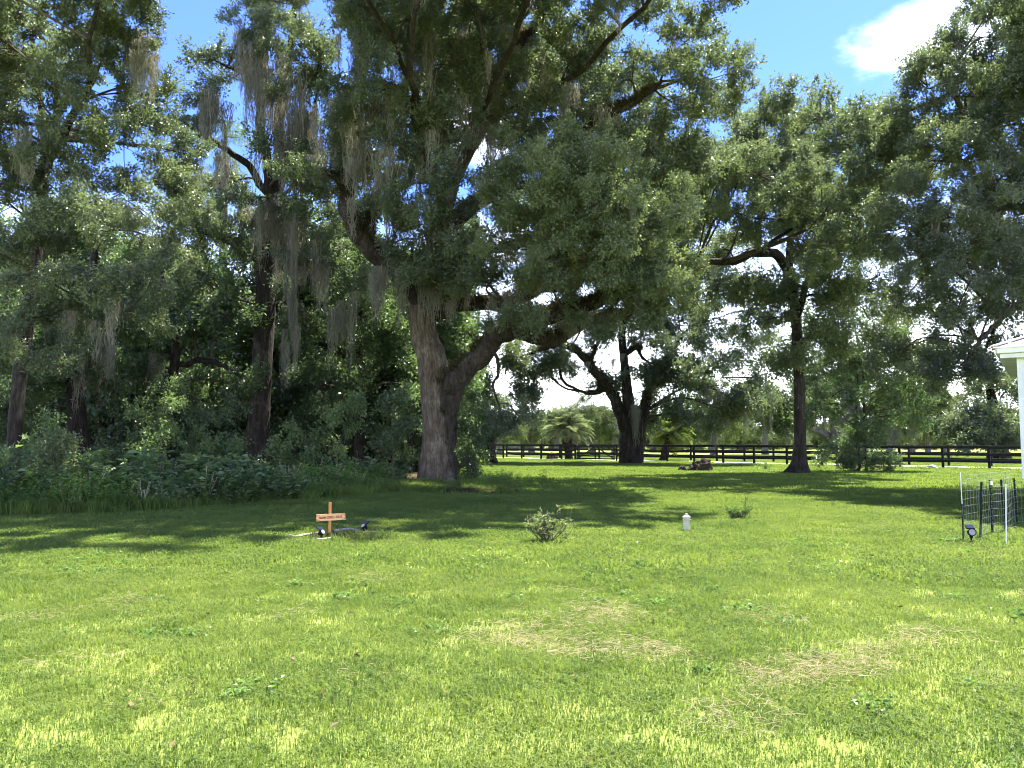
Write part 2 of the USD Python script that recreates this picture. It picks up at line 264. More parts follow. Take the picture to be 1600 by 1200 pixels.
def blades(rg, n, R, h, w, lean=.75, square=False):
    a = rg.uniform(0, 2 * PI, n); r = R * np.sqrt(rg.uniform(0, 1, n)); base = np.stack([r * np.cos(a), r * np.sin(a), np.zeros(n)], 1)
    if square: base[:, :2] = rg.uniform(-R, R, (n, 2))
    b = rg.uniform(0, 2 * PI, n); H = h * rg.uniform(.45, 1.2, n); tl = lean * rg.uniform(.1, 1.2, n)
    out = np.stack([np.cos(b), np.sin(b), np.zeros(n)], 1); side = np.stack([-np.sin(b), np.cos(b), np.zeros(n)], 1) * (w * rg.uniform(.6, 1.3, n) / 2)[:, None]
    tw = rg.normal(size=(n, 1)) * .5; side = side + out * np.linalg.norm(side, axis=1, keepdims=True) * tw
    p1 = base + out * (H * tl * .4)[:, None] + [0, 0, 1] * (H * .62)[:, None]; p2 = base + out * (H * tl * 1.15)[:, None] + [0, 0, 1] * (H * (1 - .45 * tl))[:, None]
    base = base - [0, 0, .01]
    v = np.stack([base - side, base + side, p1 + side * .9, p1 - side * .9, p2], 1).reshape(-1, 3); k = np.arange(n)[:, None] * 5
    return v, np.vstack([k + [0, 1, 2], k + [0, 2, 3], k + [3, 2, 4]])
def straws(rg, n, R, L, w):
    a = rg.uniform(0, 2 * PI, n); r = R * np.sqrt(rg.uniform(0, 1, n)); base = np.stack([r * np.cos(a), r * np.sin(a), rg.uniform(.02, .075, n)], 1)
    b = rg.uniform(0, 2 * PI, n); ax = np.stack([np.cos(b), np.sin(b), rg.normal(size=n) * .18], 1)
    return leaves_mesh(base, ax, unit(rg.normal(size=(n, 3)) * .3 + [0, 0, 1]), L * rg.uniform(.5, 1.3, n), np.full(n, w), fold=0, droop=.08)
def plant(rg, stems=6, H=.5, leaf=(.07, .035), per=14, spread=.22, bare=.2, lean=.5):
    ls = []
    for s in range(stems):
        b = np.append(rg.normal(size=2) * spread * .35, 0); top = b + np.append(rg.normal(size=2) * spread * lean * 1.6, H * rg.uniform(.6, 1.1))
        t = rg.uniform(bare, 1.0, per)[:, None]; bs = b + (top - b) * t; an = rg.uniform(0, 2 * PI, per)
        ax = np.stack([np.cos(an), np.sin(an), rg.uniform(-.2, .7, per)], 1)
        ls.append(leaves_mesh(bs, ax, unit(rg.normal(size=(per, 3)) * .4 + [0, 0, 1]), leaf[0] * rg.uniform(.6, 1.3, per), leaf[1] * rg.uniform(.7, 1.2, per)))
        p = spline(np.array([b, (b + top) / 2 + rg.normal(size=3) * .02, top]), 2); side = np.array([.0035, .001, 0])
        v = np.stack([p - side, p + side], 1).reshape(-1, 3); i = np.arange(len(p) - 1) * 2
        ls.append((v, np.vstack([np.stack([i, i + 1, i + 3], 1), np.stack([i, i + 3, i + 2], 1)])))
    return join(ls)
def needles(rg, tufts=26, per=26, R=.6, L=.22):
    c = unit(rg.normal(size=(tufts, 3))) * R * rg.uniform(.3, 1, (tufts, 1)); ax = unit(rg.normal(size=(tufts, per, 3)) + unit(c)[:, None] * .9)
    base = np.repeat(c[:, None], per, 1); n = tufts * per
    return leaves_mesh(base.reshape(n, 3), ax.reshape(n, 3), unit(rg.normal(size=(n, 3))), L * rg.uniform(.7, 1.2, n), np.full(n, .009), fold=0, droop=.05)

PROTO = {
    'oak': [clump(np.random.default_rng(100 + i), sprigs=26, per=32, leaf=(.105, .052), spread=.15) for i in range(5)],
    'broad': [clump(np.random.default_rng(120 + i), sprigs=20, per=20, leaf=(.13, .07), up=.65) for i in range(4)],
    'open': [clump(np.random.default_rng(140 + i), sprigs=9, per=20, leaf=(.085, .04), R=.66, spread=.14) for i in range(4)],
    'needle': [needles(np.random.default_rng(160 + i)) for i in range(3)],
    'moss': [moss_bundle(np.random.default_rng(180 + i)) for i in range(4)],
        'fern': [clump(np.random.default_rng(200 + i), sprigs=6, per=12, R=.16, leaf=(.11, .028), flat=.5, spread=.08) for i in range(3)],
    'grass_near': [blades(np.random.default_rng(220 + i), 1350, .46, .055, .0050, lean=1.15) for i in range(5)],
    'grass_mid': [blades(np.random.default_rng(230 + i), 1900, .92, .066, .0095, lean=1.1) for i in range(4)],
    'grass_far': [blades(np.random.default_rng(240 + i), 1700, 1.8, .10, .028, lean=.5) for i in range(3)],
    'grass_tall': [blades(np.random.default_rng(250 + i), 160, .28, .34, .009, lean=.6) for i in range(3)],
    'straw': [straws(np.random.default_rng(260 + i), 80, .34, .11, .004) for i in range(4)],
    'weed': [plant(np.random.default_rng(270 + i), stems=9, H=.55, leaf=(.085, .045), per=16, spread=.26) for i in range(5)],
    'litter': [straws(np.random.default_rng(280 + i), 120, .5, .06, .026) for i in range(3)],
}
def quats(rg, n, tilt=.25):
    yaw = rg.uniform(0, 2 * PI, n); ta, tb = rg.uniform(0, 2 * PI, n), rg.normal(size=n) * tilt
    q1 = np.stack([np.cos(tb / 2), np.cos(ta) * np.sin(tb / 2), np.sin(ta) * np.sin(tb / 2), np.zeros(n)], 1); q2w, q2z = np.cos(yaw / 2), np.sin(yaw / 2)
    w, x, y, z = q1.T
    return np.stack([w * q2w - z * q2z, x * q2w + y * q2z, y * q2w - x * q2z, w * q2z + z * q2w], 1)
def scatter(name, kind, material, pos, scale, parent=None, tilt=.25, seed=1, label=None, cat_=None, stuff=True):
    pos = np.asarray(pos, float); n = len(pos); rg = np.random.default_rng(seed)
    p = path_of(parent); path = p + '/' + numbered(p, name)
    pi = UsdGeom.PointInstancer.Define(stage, path)
    names = []
    for i, g in enumerate(PROTO[kind]):
        q = f'{path}/kind_{i}'; usdkit.mesh(stage, q, g, M[material]); names.append(Sdf.Path(q))
    pi.CreatePrototypesRel().SetTargets(names)
    pi.CreateProtoIndicesAttr(Vt.IntArray.FromNumpy(rg.integers(0, len(names), n).astype(np.int32)))
    pi.CreatePositionsAttr(Vt.Vec3fArray.FromNumpy(pos.astype(np.float32)))
    q = quats(rg, n, tilt)
    pi.CreateOrientationsAttr(Vt.QuathArray([Gf.Quath(*map(float, r)) for r in q]))
    s = np.asarray(scale, float); s = np.repeat(s[:, None], 3, 1) if s.ndim == 1 else s
    pi.CreateScalesAttr(Vt.Vec3fArray.FromNumpy(s.astype(np.float32)))
    tag(pi.GetPrim(), label, cat_, None, 'stuff' if stuff else None)
    return pi.GetPrim()

# ------------------------------------------------------------------ trees
def ellipsoid_points(rg, c, r, n, hollow=2.2, sep=0.0):
    out = []
    for _ in range(n):
        best, bd = None, -1
        for _ in range(4):
            d = unit(rg.normal(size=3)); q = c + d * r * rg.uniform(0, 1) ** (1 / hollow)
            m = min((np.sum((q - o) ** 2) for o in out[-60:]), default=9e9)
            if m > bd: best, bd = q, m
        out.append(best)
    return np.array(out).reshape(-1, 3)
def tree(name, label, cat_, limbs, blobs, leaf='oak', leaf_m='oak_leaf', bark='oak_bark', moss=(), seed=1, fill=.66, flare=.35, fern=False, group=None, auto_moss=0.0, rough=.10, size=None, sides=26, light=0):
    rg = np.random.default_rng(seed)
    lim, L_main = [], ('main' if name == 'live_oak' and len(limbs) > 10 else '')
    for L in limbs:
        p = np.array([at(x, y, d) for x, y, d, w in L]); r = np.array([w / 2 * d / FPX for x, y, d, w in L])
        if L is limbs[0]: p[0][2] = -.05
        if L is not limbs[0]: r[-1] = min(r[-1], .02)
        lim.append((spline(p, 6), np.interp(np.linspace(0, len(r) - 1, (len(r) - 1) * 6 + 1), np.arange(len(r)), r)))
    b = lim[0][0][0].copy(); b[2] = 0
    t = thing(name, label, cat_, b, 0, group)
    for i, (p, r) in enumerate(lim):
        if i:                                                    # small wander so that no limb is a smooth pipe
            w = (np.stack([meshkit.fbm(p * .9 + 31 * k + seed, 3, seed + k) for k in range(3)], 1) - .5) * np.minimum(np.linalg.norm(p - p[0], axis=1), .8)[:, None] * .8
            p = p + w
            lim[i] = (p, r)
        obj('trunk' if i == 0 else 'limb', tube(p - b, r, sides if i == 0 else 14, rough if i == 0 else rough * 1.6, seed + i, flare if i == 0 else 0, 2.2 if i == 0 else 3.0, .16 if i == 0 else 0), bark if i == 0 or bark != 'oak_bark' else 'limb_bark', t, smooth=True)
    allp = np.vstack([p[2:] for p, r in lim]) if len(lim) > 1 or len(lim[0][0]) > 8 else lim[0][0]
    allr = np.concatenate([r[2:] for p, r in lim]) if len(lim) > 1 or len(lim[0][0]) > 8 else lim[0][1]
    keep = allp[:, 2] > .35 * min(8, allp[:, 2].max()); allp, allr = allp[keep], allr[keep]
    tubes, cl, sc, hang, cl2, sc2 = [], [], [], [], [], []
    ends = [(*L[-1][:3], 16 * 54 / L[-1][2], 12 * 54 / L[-1][2], .9, 1.0) for L in limbs[1:]]
    for ib, bl in enumerate(list(blobs) + ends):
        px, py, d, rx, ry, rd = bl[:6]; den = bl[6] if len(bl) > 6 else 1.0
        c = at(px, py, d); rr = np.array([1.12 * rx * d / FPX, rd, 1.12 * ry * d / FPX])
        s = (size or float(np.clip(d / 26, .8, 3.2))); rc = .62 * s
        n = max(3, int(round(fill * den * rr.prod() / rc ** 3)))
        dist = np.linalg.norm(allp - c, axis=1) + np.maximum(0, allp[:, 2] - c[2]) * .8; k = int(np.argmin(dist)); a = allp[k]
        mid = (a + c) / 2 + np.array([0, 0, .12 * np.linalg.norm(c - a)]) + rg.normal(size=3) * .12 * np.linalg.norm(c - a)
        br = spline(np.array([a, mid, c]), 5); r0 = min(allr[k] * .7, .035 + .012 * np.linalg.norm(c - a))
        tubes.append(tube(br, np.linspace(r0, .022 * s, len(br)), 6, .1, seed))
        q = ellipsoid_points(rg, c, rr, n)
        for e in q:
            st = br[rg.integers(len(br) // 2, len(br))]; m2 = (st + e) / 2 + rg.normal(size=3) * .1 * np.linalg.norm(e - st)
            tubes.append(tube(spline(np.array([st, m2, e]), 3), np.linspace(.018, .006, 7) * s, 4))
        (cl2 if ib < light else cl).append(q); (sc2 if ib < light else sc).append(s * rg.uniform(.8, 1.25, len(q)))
        if auto_moss:
            for e in q[rg.uniform(size=len(q)) < auto_moss]: hang.append((e - [0, 0, .2 * s], rg.uniform(.5, 1.5) * min(s, 1.6)))
    if tubes: obj('branches', (lambda v, f: (v - b, f))(*join(tubes)), 'twig_bark' if bark != 'grey_bark' else bark, t, smooth=True, kind='stuff')
    if cl: scatter('crown', leaf, leaf_m, np.vstack(cl) - b, np.concatenate(sc), t, tilt=.35, seed=seed + 5)
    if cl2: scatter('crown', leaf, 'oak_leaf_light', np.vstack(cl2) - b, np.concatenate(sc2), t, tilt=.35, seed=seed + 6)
    mp, ms = [], []
    for m_ in moss:                                              # (px, py, d, rx, ry, count, length): bundles hanging from about there
        px, py, d, rx, ry, n, L = m_
        for _ in range(n):
            mp.append(at(px + rg.normal() * rx * .6, py + rg.normal() * ry * .6, d + rg.uniform(-1, 1))); l = L * rg.uniform(.5, 1.3); w = rg.uniform(.7, 1.3)
            ms.append((w * min(1.4, .5 + .5 * l), w * min(1.4, .5 + .5 * l), l))
    for e, l in hang: mp.append(e); w = rg.uniform(.7, 1.2); ms.append((w, w, l))
    if mp: scatter('spanish_moss', 'moss', 'moss_strand', np.array(mp) - b, np.array(ms), t, tilt=.04, seed=seed + 9)
    if fern:
        fp = []
        for i, (p, r) in enumerate(lim):
            if i == 0: continue
            for k in range(0, len(p) - 4):
                if r[k] < .12: continue
                for _ in range(5): fp.append(p[k] + (p[min(k + 1, len(p) - 1)] - p[k]) * rg.uniform() + np.array([rg.normal() * r[k] * .5, rg.normal() * r[k] * .5, r[k] * rg.uniform(.6, 1.0)]))
        if fp: scatter('resurrection_fern', 'fern', 'fern_leaf', np.array(fp) - b, rg.uniform(.8, 1.5, len(fp)), t, tilt=.4, seed=seed + 11)
    return t

#=SETTING
# ------------------------------------------------------------------ ground, lawn, forest floor, lane
def sheet(poly, z, step, amp=0.0, seed=0):
    x0, y0, x1, y1 = poly.bounds
    v, f = trimesh.creation.triangulate_polygon(poly, engine='earcut')
    return np.column_stack([v, np.full(len(v), z)]), f
def grid(x0, x1, y0, y1, step, z, amp):
    xs, ys = np.arange(x0, x1 + .01, step), np.arange(y0, y1 + .01, step); X, Y = np.meshgrid(xs, ys)
    Z = z + amp * (meshkit.fbm(np.stack([X * .35, Y * .35, X * 0], -1), 3, 5) - .5)
    v = np.stack([X, Y, Z], -1).reshape(-1, 3); n = len(xs); i = (np.arange(len(ys) - 1)[:, None] * n + np.arange(n - 1)[None]).ravel()
    return v, np.stack([i, i + 1, i + n + 1, i + n], 1)
gp = obj('ground', (lambda p: sheet(p, -.05, 0))(Polygon([(-900, -300), (900, -300), (900, 1500), (-900, 1500)])), 'lawn_soil', kind='structure')
tag(gp, 'flat green pasture reaching to the horizon beyond the board fences', 'ground')
lawn = obj('lawn', grid(-60, 60, -6, 92, .5, 0.0, .05), 'lawn_soil', smooth=True, kind='structure'); tag(lawn, 'mown sunlit lawn in front of the live oaks', 'lawn')
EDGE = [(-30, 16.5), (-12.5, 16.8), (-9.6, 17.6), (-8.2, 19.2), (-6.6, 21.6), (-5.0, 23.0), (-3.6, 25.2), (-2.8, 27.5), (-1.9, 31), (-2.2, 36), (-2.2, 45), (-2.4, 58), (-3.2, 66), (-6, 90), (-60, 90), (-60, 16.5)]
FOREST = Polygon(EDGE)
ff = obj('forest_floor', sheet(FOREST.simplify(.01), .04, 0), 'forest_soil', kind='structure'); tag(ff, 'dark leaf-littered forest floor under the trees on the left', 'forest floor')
# the fence runs along x + y = 71, the lane behind it
U = np.array([1, -1]) / math.sqrt(2); NV = np.array([1, 1]) / math.sqrt(2); F0 = np.array([4.28, 66.8])
def fp(s, off=0, z=0): q = F0 + U * s + NV * off; return np.array([q[0], q[1], z])
lane = Polygon([fp(-16, 1.0)[:2], fp(40, 1.0)[:2], fp(40, 4.2)[:2], fp(-16, 4.2)[:2]])
ln = obj('sand_lane', sheet(lane, .045, 0), 'sand', kind='structure'); tag(ln, 'pale sandy lane between the two black board fences', 'lane')

def in_view(x, y, margin=1.0): return abs(x) < .69 * y + margin
def field(y0, y1, step, jit, seed):
    rg = np.random.default_rng(seed); pts = []
    for y in np.arange(y0, y1, step):
        for x in np.arange(-.69 * y - 1.2, .69 * y + 1.2, step):
            q = (x + rg.uniform(-jit, jit), y + rg.uniform(-jit, jit))
            pts.append(q)
    return np.array(pts)
from shapely import contains_xy
def lawn_pts(y0, y1, step, seed, inset=0.2):
    p = field(y0, y1, step, step * .4, seed); k = ~contains_xy(FOREST.buffer(-inset), p[:, 0], p[:, 1]); k &= ~contains_xy(lane.buffer(.3), p[:, 0], p[:, 1]); p = p[k]
    z = .05 * (meshkit.fbm(np.stack([p[:, 0] * .35, p[:, 1] * .35, p[:, 0] * 0], -1), 3, 5) - .5)
    return np.column_stack([p, z])
a = lawn_pts(3.0, 9.5, .42, 1)
rg = np.random.default_rng(3)
gr = scatter('lawn_grass', 'grass_near', 'grass_blade', a, rg.uniform(.75, 1.1, len(a)) * (1 + .4 * (meshkit.fbm(a * [.6, .6, 0], 3, 8) - .5)), seed=2, tilt=.06, label='short mown grass blades in the sunny foreground', cat_='grass')
a = lawn_pts(9.3, 26, .85, 4)
scatter('lawn_grass', 'grass_mid', 'grass_blade', a, rg.uniform(.85, 1.2, len(a)), seed=3, tilt=.03, label='short mown grass around the cross and under the big oak', cat_='grass')
a = lawn_pts(25.5, 88, 1.9, 6)
scatter('lawn_grass', 'grass_far', 'grass_blade', a, rg.uniform(.85, 1.2, len(a)), seed=4, tilt=.02, label='short grass between the big oak and the black fence', cat_='grass')
# dry clippings: thick where the photograph has them, thin elsewhere
sp = []
for px, py, rx, ry, n in ((860, 1000, 125, 20, 15), (960, 1012, 80, 14, 8), (1290, 1045, 65, 14, 8), (1215, 1062, 50, 12, 6), (1175, 1083, 22, 8, 3), (1440, 1000, 40, 6, 5), (1390, 1020, 40, 8, 4), (1160, 960, 50, 8, 4), (930, 965, 70, 10, 6), (620, 915, 90, 10, 3), (250, 950, 140, 18, 5), (1130, 1130, 60, 15, 3)):
    for _ in range(n):
        q = ground(px + rg.normal() * rx * .6, py + rg.normal() * ry * .6); sp.append((q[0], q[1], 0))
for q in field(3.2, 16, 1.0, .5, 9):
    if rg.uniform() < .5 and not FOREST.contains(Point(*q)): sp.append((q[0], q[1], -.02))
lf = [(q[0], q[1], .02) for q in field(3.2, 22, 1.6, .8, 14) if not FOREST.contains(Point(*q))]
PROTO['fallen'] = [straws(np.random.default_rng(290 + i), 5, .8, .06, .028) for i in range(4)]
scatter('fallen_leaves', 'fallen', 'leaf_litter', lf, np.ones(len(lf)), seed=8, tilt=.05, label='scattered brown fallen leaves on the open lawn', cat_='fallen leaves')
PROTO['clover'] = [plant(np.random.default_rng(295 + i), stems=14, H=.055, leaf=(.035, .028), per=4, spread=.14, bare=.5) for i in range(3)]
cp_ = [(q[0], q[1], 0) for q in field(3.2, 13, .8, .4, 15) if rg.uniform() < .55 and meshkit.noise(np.array([q[0] * .5, q[1] * .5, 0]), 3) > .42]
scatter('lawn_clover', 'clover', 'weed_leaf', cp_, rg.uniform(.7, 1.3, len(cp_)), seed=9, tilt=.05, label='small broad-leaved weeds mixed into the near lawn', cat_='clover')
scatter('dry_clippings', 'straw', 'straw', sp, rg.uniform(.5, 1.0, len(sp)), seed=6, tilt=.05, label='dry tan mowing clippings lying in patches on the lawn', cat_='clippings')
lp = [(q[0], q[1], .03) for q in field(17, 42, .9, .45, 12) if FOREST.contains(Point(*q))]
scatter('leaf_litter', 'litter', 'leaf_litter', lp, rg.uniform(.9, 1.5, len(lp)), seed=7, tilt=.05, label='brown fallen leaves on the forest floor', cat_='leaf litter')

#=TREES
# ------------------------------------------------------------------ the big live oak
oak_limbs = [
    [(686, 757, 28.7, 62), (685, 735, 28.7, 52), (684, 690, 28.7, 46), (684, 640, 28.7, 47), (682, 600, 28.8, 50), (675, 560, 28.8, 48), (661, 520, 28.8, 42), (662, 470, 28.8, 40), (676, 420, 29, 40), (690, 340, 29.2, 34), (705, 280, 29.5, 30), (735, 225, 30, 26), (760, 187, 30, 22), (783, 150, 30, 17), (800, 80, 30, 12), (815, 10, 30.5, 9)],
    [(700, 745, 28.6, 34), (699, 680, 28.5, 32), (701, 640, 28.5, 33), (710, 600, 28.3, 35), (735, 564, 28, 35), (770, 532, 27.5, 34), (815, 502, 27, 30), (860, 490, 26.5, 25), (905, 478, 26, 20), (960, 465, 25.5, 16), (1020, 440, 25, 9)],
    [(800, 512, 27.2, 30), (857, 532, 27.5, 24), (900, 513, 27.6, 20), (950, 505, 28, 15), (1010, 480, 28, 9)],
    [(680, 490, 28.6, 26), (735, 477, 28.2, 20), (790, 473, 28, 18), (850, 460, 27.5, 14), (920, 430, 27, 8)],
    [(664, 480, 28.7, 36), (630, 432, 28.5, 32), (592, 403, 28, 30), (560, 375, 27.6, 27), (547, 335, 27.3, 24), (543, 290, 27.2, 20), (549, 233, 27, 16), (560, 150, 27, 12), (575, 60, 27, 8)],
    [(570, 382, 27.8, 20), (580, 350, 27.7, 16), (588, 320, 27.7, 12), (578, 285, 27.7, 7)],
    [(543, 300, 27.2, 13), (525, 278, 27, 11), (500, 262, 26.8, 8), (470, 270, 26.6, 5)],
    [(688, 360, 29, 26), (760, 300, 28.5, 24), (830, 255, 28, 20), (900, 213, 27.6, 17), (933, 190, 27.4, 15), (967, 168, 27.2, 13), (1013, 143, 27, 10), (1035, 115, 27, 6)],
    [(925, 195, 27.4, 9), (955, 203, 27.3, 9), (980, 200, 27.2, 8), (1007, 227, 27, 5)],
    [(760, 187, 30, 16), (800, 110, 30, 13), (827, 47, 29.5, 10), (853, 53, 29, 9), (877, 70, 29, 8), (910, 70, 29, 4)],
    [(674, 425, 29, 22), (706, 398, 29.2, 17), (770, 393, 29.5, 14), (840, 370, 30, 10), (900, 350, 30, 6)],
    [(700, 300, 29.3, 20), (660, 220, 27, 11), (640, 120, 24, 8), (650, 20, 22, 8), (680, -60, 21, 6)],
    [(735, 225, 30, 12)] + [(*proj(x, y, z), w) for x, y, z, w in ((-1, 27, 13.6, 10), (.5, 23, 15.2, 8), (1.5, 20, 15.4, 6), (2.5, 18.5, 15.2, 4))],
    [(690, 250, 29, 11)] + [(*proj(x, y, z), w) for x, y, z, w in ((-3.2, 26, 13.4, 9), (-4.6, 21, 15, 7), (-5.2, 17, 14.4, 4))],
    [(760, 190, 30, 11)] + [(*proj(x, y, z), w) for x, y, z, w in ((2.5, 27, 15, 9), (5, 23.5, 16.4, 7), (6.6, 21.5, 16.4, 4))],
    [(760, 530, 27.6, 8), (780, 575, 27, 5), (765, 600, 26.8, 4), (785, 640, 26.6, 2.5), (810, 650, 26.5, 2)],
]
oak_blobs = [
    (850, 290, 22.5, 75, 60, 2.4), (925, 320, 22, 80, 60, 2.4), (1000, 365, 22.5, 70, 60, 2.4), (820, 385, 23, 75, 45, 2), (910, 410, 22.5, 85, 45, 2.2), (990, 440, 23, 70, 40, 2), (1055, 425, 23.5, 40, 50, 1.8), (880, 245, 23, 60, 40, 2), (960, 270, 22.5, 60, 40, 2), (1040, 330, 23.5, 45, 40, 1.8), (800, 330, 23.5, 50, 40, 1.8),
    (785, 492, 25, 34, 16, 1.2, .8), (870, 498, 24.2, 45, 14, 1.3, .8), (940, 505, 24.5, 45, 18, 1.4), (1010, 490, 24.5, 45, 26, 1.6),
    (860, 445, 23.5, 60, 26, 1.8), (770, 435, 25, 45, 22, 1.6), (660, 425, 26, 34, 24, 1.3), (720, 445, 26.5, 30, 18, 1.2, .8), (615, 360, 25.5, 34, 34, 1.4), (960, 475, 24, 55, 18, 1.5, .8),
    (640, 370, 26, 50, 38, 1.8), (705, 345, 25, 50, 45, 1.8), (690, 405, 26.2, 48, 22, 1.3), (620, 300, 26, 42, 40, 1.6), (740, 400, 25, 45, 30, 1.5),
    (625, 240, 26, 50, 40, 2), (700, 200, 26, 55, 45, 2.2), (600, 140, 25, 60, 50, 2.2), (690, 100, 26, 65, 50, 2.4), (770, 110, 27, 55, 45, 2.2), (560, 50, 25, 55, 45, 2.2), (640, 25, 24, 70, 40, 2.4), (740, 20, 26, 70, 40, 2.4), (530, 170, 26, 36, 45, 1.6),
    (845, 110, 28, 50, 38, 2), (850, 20, 28, 50, 28, 1.8), (900, 85, 28, 45, 36, 1.8), (955, 55, 28, 45, 28, 1.6), (1000, 15, 28, 34, 30, 1.4), (975, 125, 27.5, 40, 30, 1.6), (1050, 80, 27, 40, 36, 2.8), (1090, 60, 27, 30, 32, 1.3), (1110, 130, 27, 44, 42, 3), (1060, 165, 27, 48, 32, 3), (1135, 165, 27, 28, 30, 2.4),
    (950, 225, 26, 45, 28, 1.6), (870, 180, 27.5, 55, 36, 1.8), (800, 200, 28, 45, 40, 1.8), (1010, 230, 27, 50, 40, 1.8), (1060, 240, 28, 50, 46, 2), (1040, 290, 29, 50, 40, 3),
    (760, 260, 26, 45, 40, 1.8), (550, 240, 27, 25, 30, 1.2), (700, 290, 24.5, 40, 34, 1.5),
    (600, -70, 25, 110, 60, 4, .6), (760, -90, 25, 130, 60, 4), (680, -150, 24, 150, 70, 4), (900, -80, 25, 110, 50, 3.5), (850, -190, 26, 140, 60, 4), (1000, -90, 26, 80, 40, 3), (740, 60, 33, 160, 90, 4), (900, 160, 34, 130, 80, 4), (960, 330, 33, 120, 70, 3.5), (620, 200, 34, 100, 80, 3, .7),
] + [(*proj(x, y, z), r / y * FPX, 1.6 / y * FPX, r, .5) for x, y, z, r in ((-4.3, 16.6, 14.4, 2.6), (-1, 18.6, 15.4, 2.6), (2.8, 19.8, 15.4, 2.6), (5.8, 20.8, 16, 2.4), (7.2, 22.2, 17, 2.2), (0.5, 22, 17.4, 3), (4, 23.5, 18, 2.6), (-4, 22, 17, 3), (-7, 16.5, 14.2, 2.0))]
oak_moss = [(600, 60, 25, 90, 40, 18, 1.8), (700, 150, 26, 80, 60, 18, 1.6), (615, 200, 25.5, 60, 60, 16, 1.9), (780, 60, 27, 60, 50, 12, 1.5), (760, 170, 29, 25, 40, 18, 2.0), (560, 200, 26.5, 20, 40, 12, 2.0), (675, 420, 27.8, 30, 15, 16, 1.6), (600, 415, 27.5, 30, 15, 12, 1.8), (800, 460, 27, 70, 12, 22, 0.9), (860, 120, 28, 60, 40, 20, 1.3), (960, 190, 27.3, 60, 30, 18, 1.2), (620, 290, 26, 35, 30, 9, 1.7), (900, 500, 26.5, 50, 10, 12, .8), (930, 330, 24, 80, 60, 12, 1.0), (770, 395, 29.2, 40, 8, 10, .9)]
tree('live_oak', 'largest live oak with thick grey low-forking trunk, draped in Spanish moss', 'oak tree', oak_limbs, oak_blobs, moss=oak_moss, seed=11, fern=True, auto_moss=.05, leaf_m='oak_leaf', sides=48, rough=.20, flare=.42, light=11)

# ------------------------------------------------------------------ the second oak by the gate
s_limbs = [
    [(986, 727, 54, 33.4), (987, 708, 54, 25.8), (986, 680, 54, 21.3), (984, 655, 54, 18.2), (981, 625, 54, 18.2), (978, 590, 54, 14.4), (974, 550, 54, 12.9), (972, 515, 54, 10.6), (985, 475, 54, 7.6), (1000, 430, 54, 4.6)],
    [(976, 722, 53.8, 19.8), (977, 690, 53.8, 18.2), (973, 655, 53.8, 19.8), (958, 618, 53.8, 17.5), (938, 592, 53.5, 14.4), (915, 562, 53, 12.9), (895, 545, 53, 10.6), (870, 538, 52.5, 8.4), (840, 548, 52, 5.3), (800, 562, 52, 3.0)],
    [(996, 722, 54, 19.8), (998, 690, 54, 18.2), (1004, 650, 54, 19.0), (1012, 615, 54, 15.2), (1028, 580, 54, 11.4), (1055, 540, 54, 7.6), (1090, 500, 54, 4.6)],
    [(950, 608, 53.7, 6.8), (920, 614, 53.3, 5.3), (895, 606, 53, 4.6), (878, 588, 53, 4.6), (872, 565, 53, 3.8)],
    [(905, 612, 53.2, 3.8), (880, 605, 53, 3.0), (862, 585, 52.8, 3.8), (855, 570, 52.6, 3.0), (835, 590, 52.5, 2.3), (828, 615, 52.5, 2)],
    [(975, 555, 54, 7.6), (995, 545, 53.5, 6.1), (1005, 560, 53.2, 4.6), (1040, 575, 53, 3.0)],
    [(920, 566, 53, 6.8), (930, 540, 52.8, 5.3), (945, 520, 52.6, 3.8)],
]
s_blobs = [(1055, 560, 52, 45, 42, 2.6), (1085, 610, 51, 48, 34, 2.6), (1125, 565, 52, 48, 42, 2.6), (1030, 515, 53, 45, 26, 2.2), (955, 600, 54, 30, 10, 1.2), (900, 500, 55, 50, 14, 2, .7), (1060, 485, 52, 55, 30, 2.4), (1130, 500, 53, 50, 34, 2.4), (862, 580, 53, 34, 9, 1.2, .8), (1130, 640, 51, 34, 24, 2), (1170, 590, 52, 34, 36, 2, .7), (985, 500, 54, 30, 18, 1.6, .6), (1010, 640, 54.5, 14, 26, 1.0, .6), (1085, 655, 51, 30, 14, 1.5, .7), (1100, 455, 54, 50, 34, 2.6), (1160, 440, 54, 40, 34, 2.6), (1195, 520, 54, 30, 44, 2.4, .8), (1165, 635, 51, 34, 22, 2), (1020, 590, 53, 22, 20, 1.4, .8), (1070, 520, 53, 40, 26, 2.2), (830, 545, 52.5, 40, 8, 1.2, .6), (960, 420, 57, 110, 50, 3.5), (1080, 400, 57, 90, 60, 3.5), (850, 440, 57, 70, 30, 3), (900, 340, 60, 140, 80, 4), (1050, 300, 60, 110, 80, 4)]
tree('live_oak', 'second live oak with dark twin-stemmed trunk standing beside the black gate', 'oak tree', s_limbs, s_blobs, seed=21, bark='dark_bark', auto_moss=.12, fern=True, flare=.3, moss=[(870, 560, 52.8, 40, 15, 12, .9), (930, 560, 53, 40, 10, 10, .9), (992, 640, 53, 3, 25, 7, 2.2), (1130, 630, 51, 50, 25, 10, 1.5)])

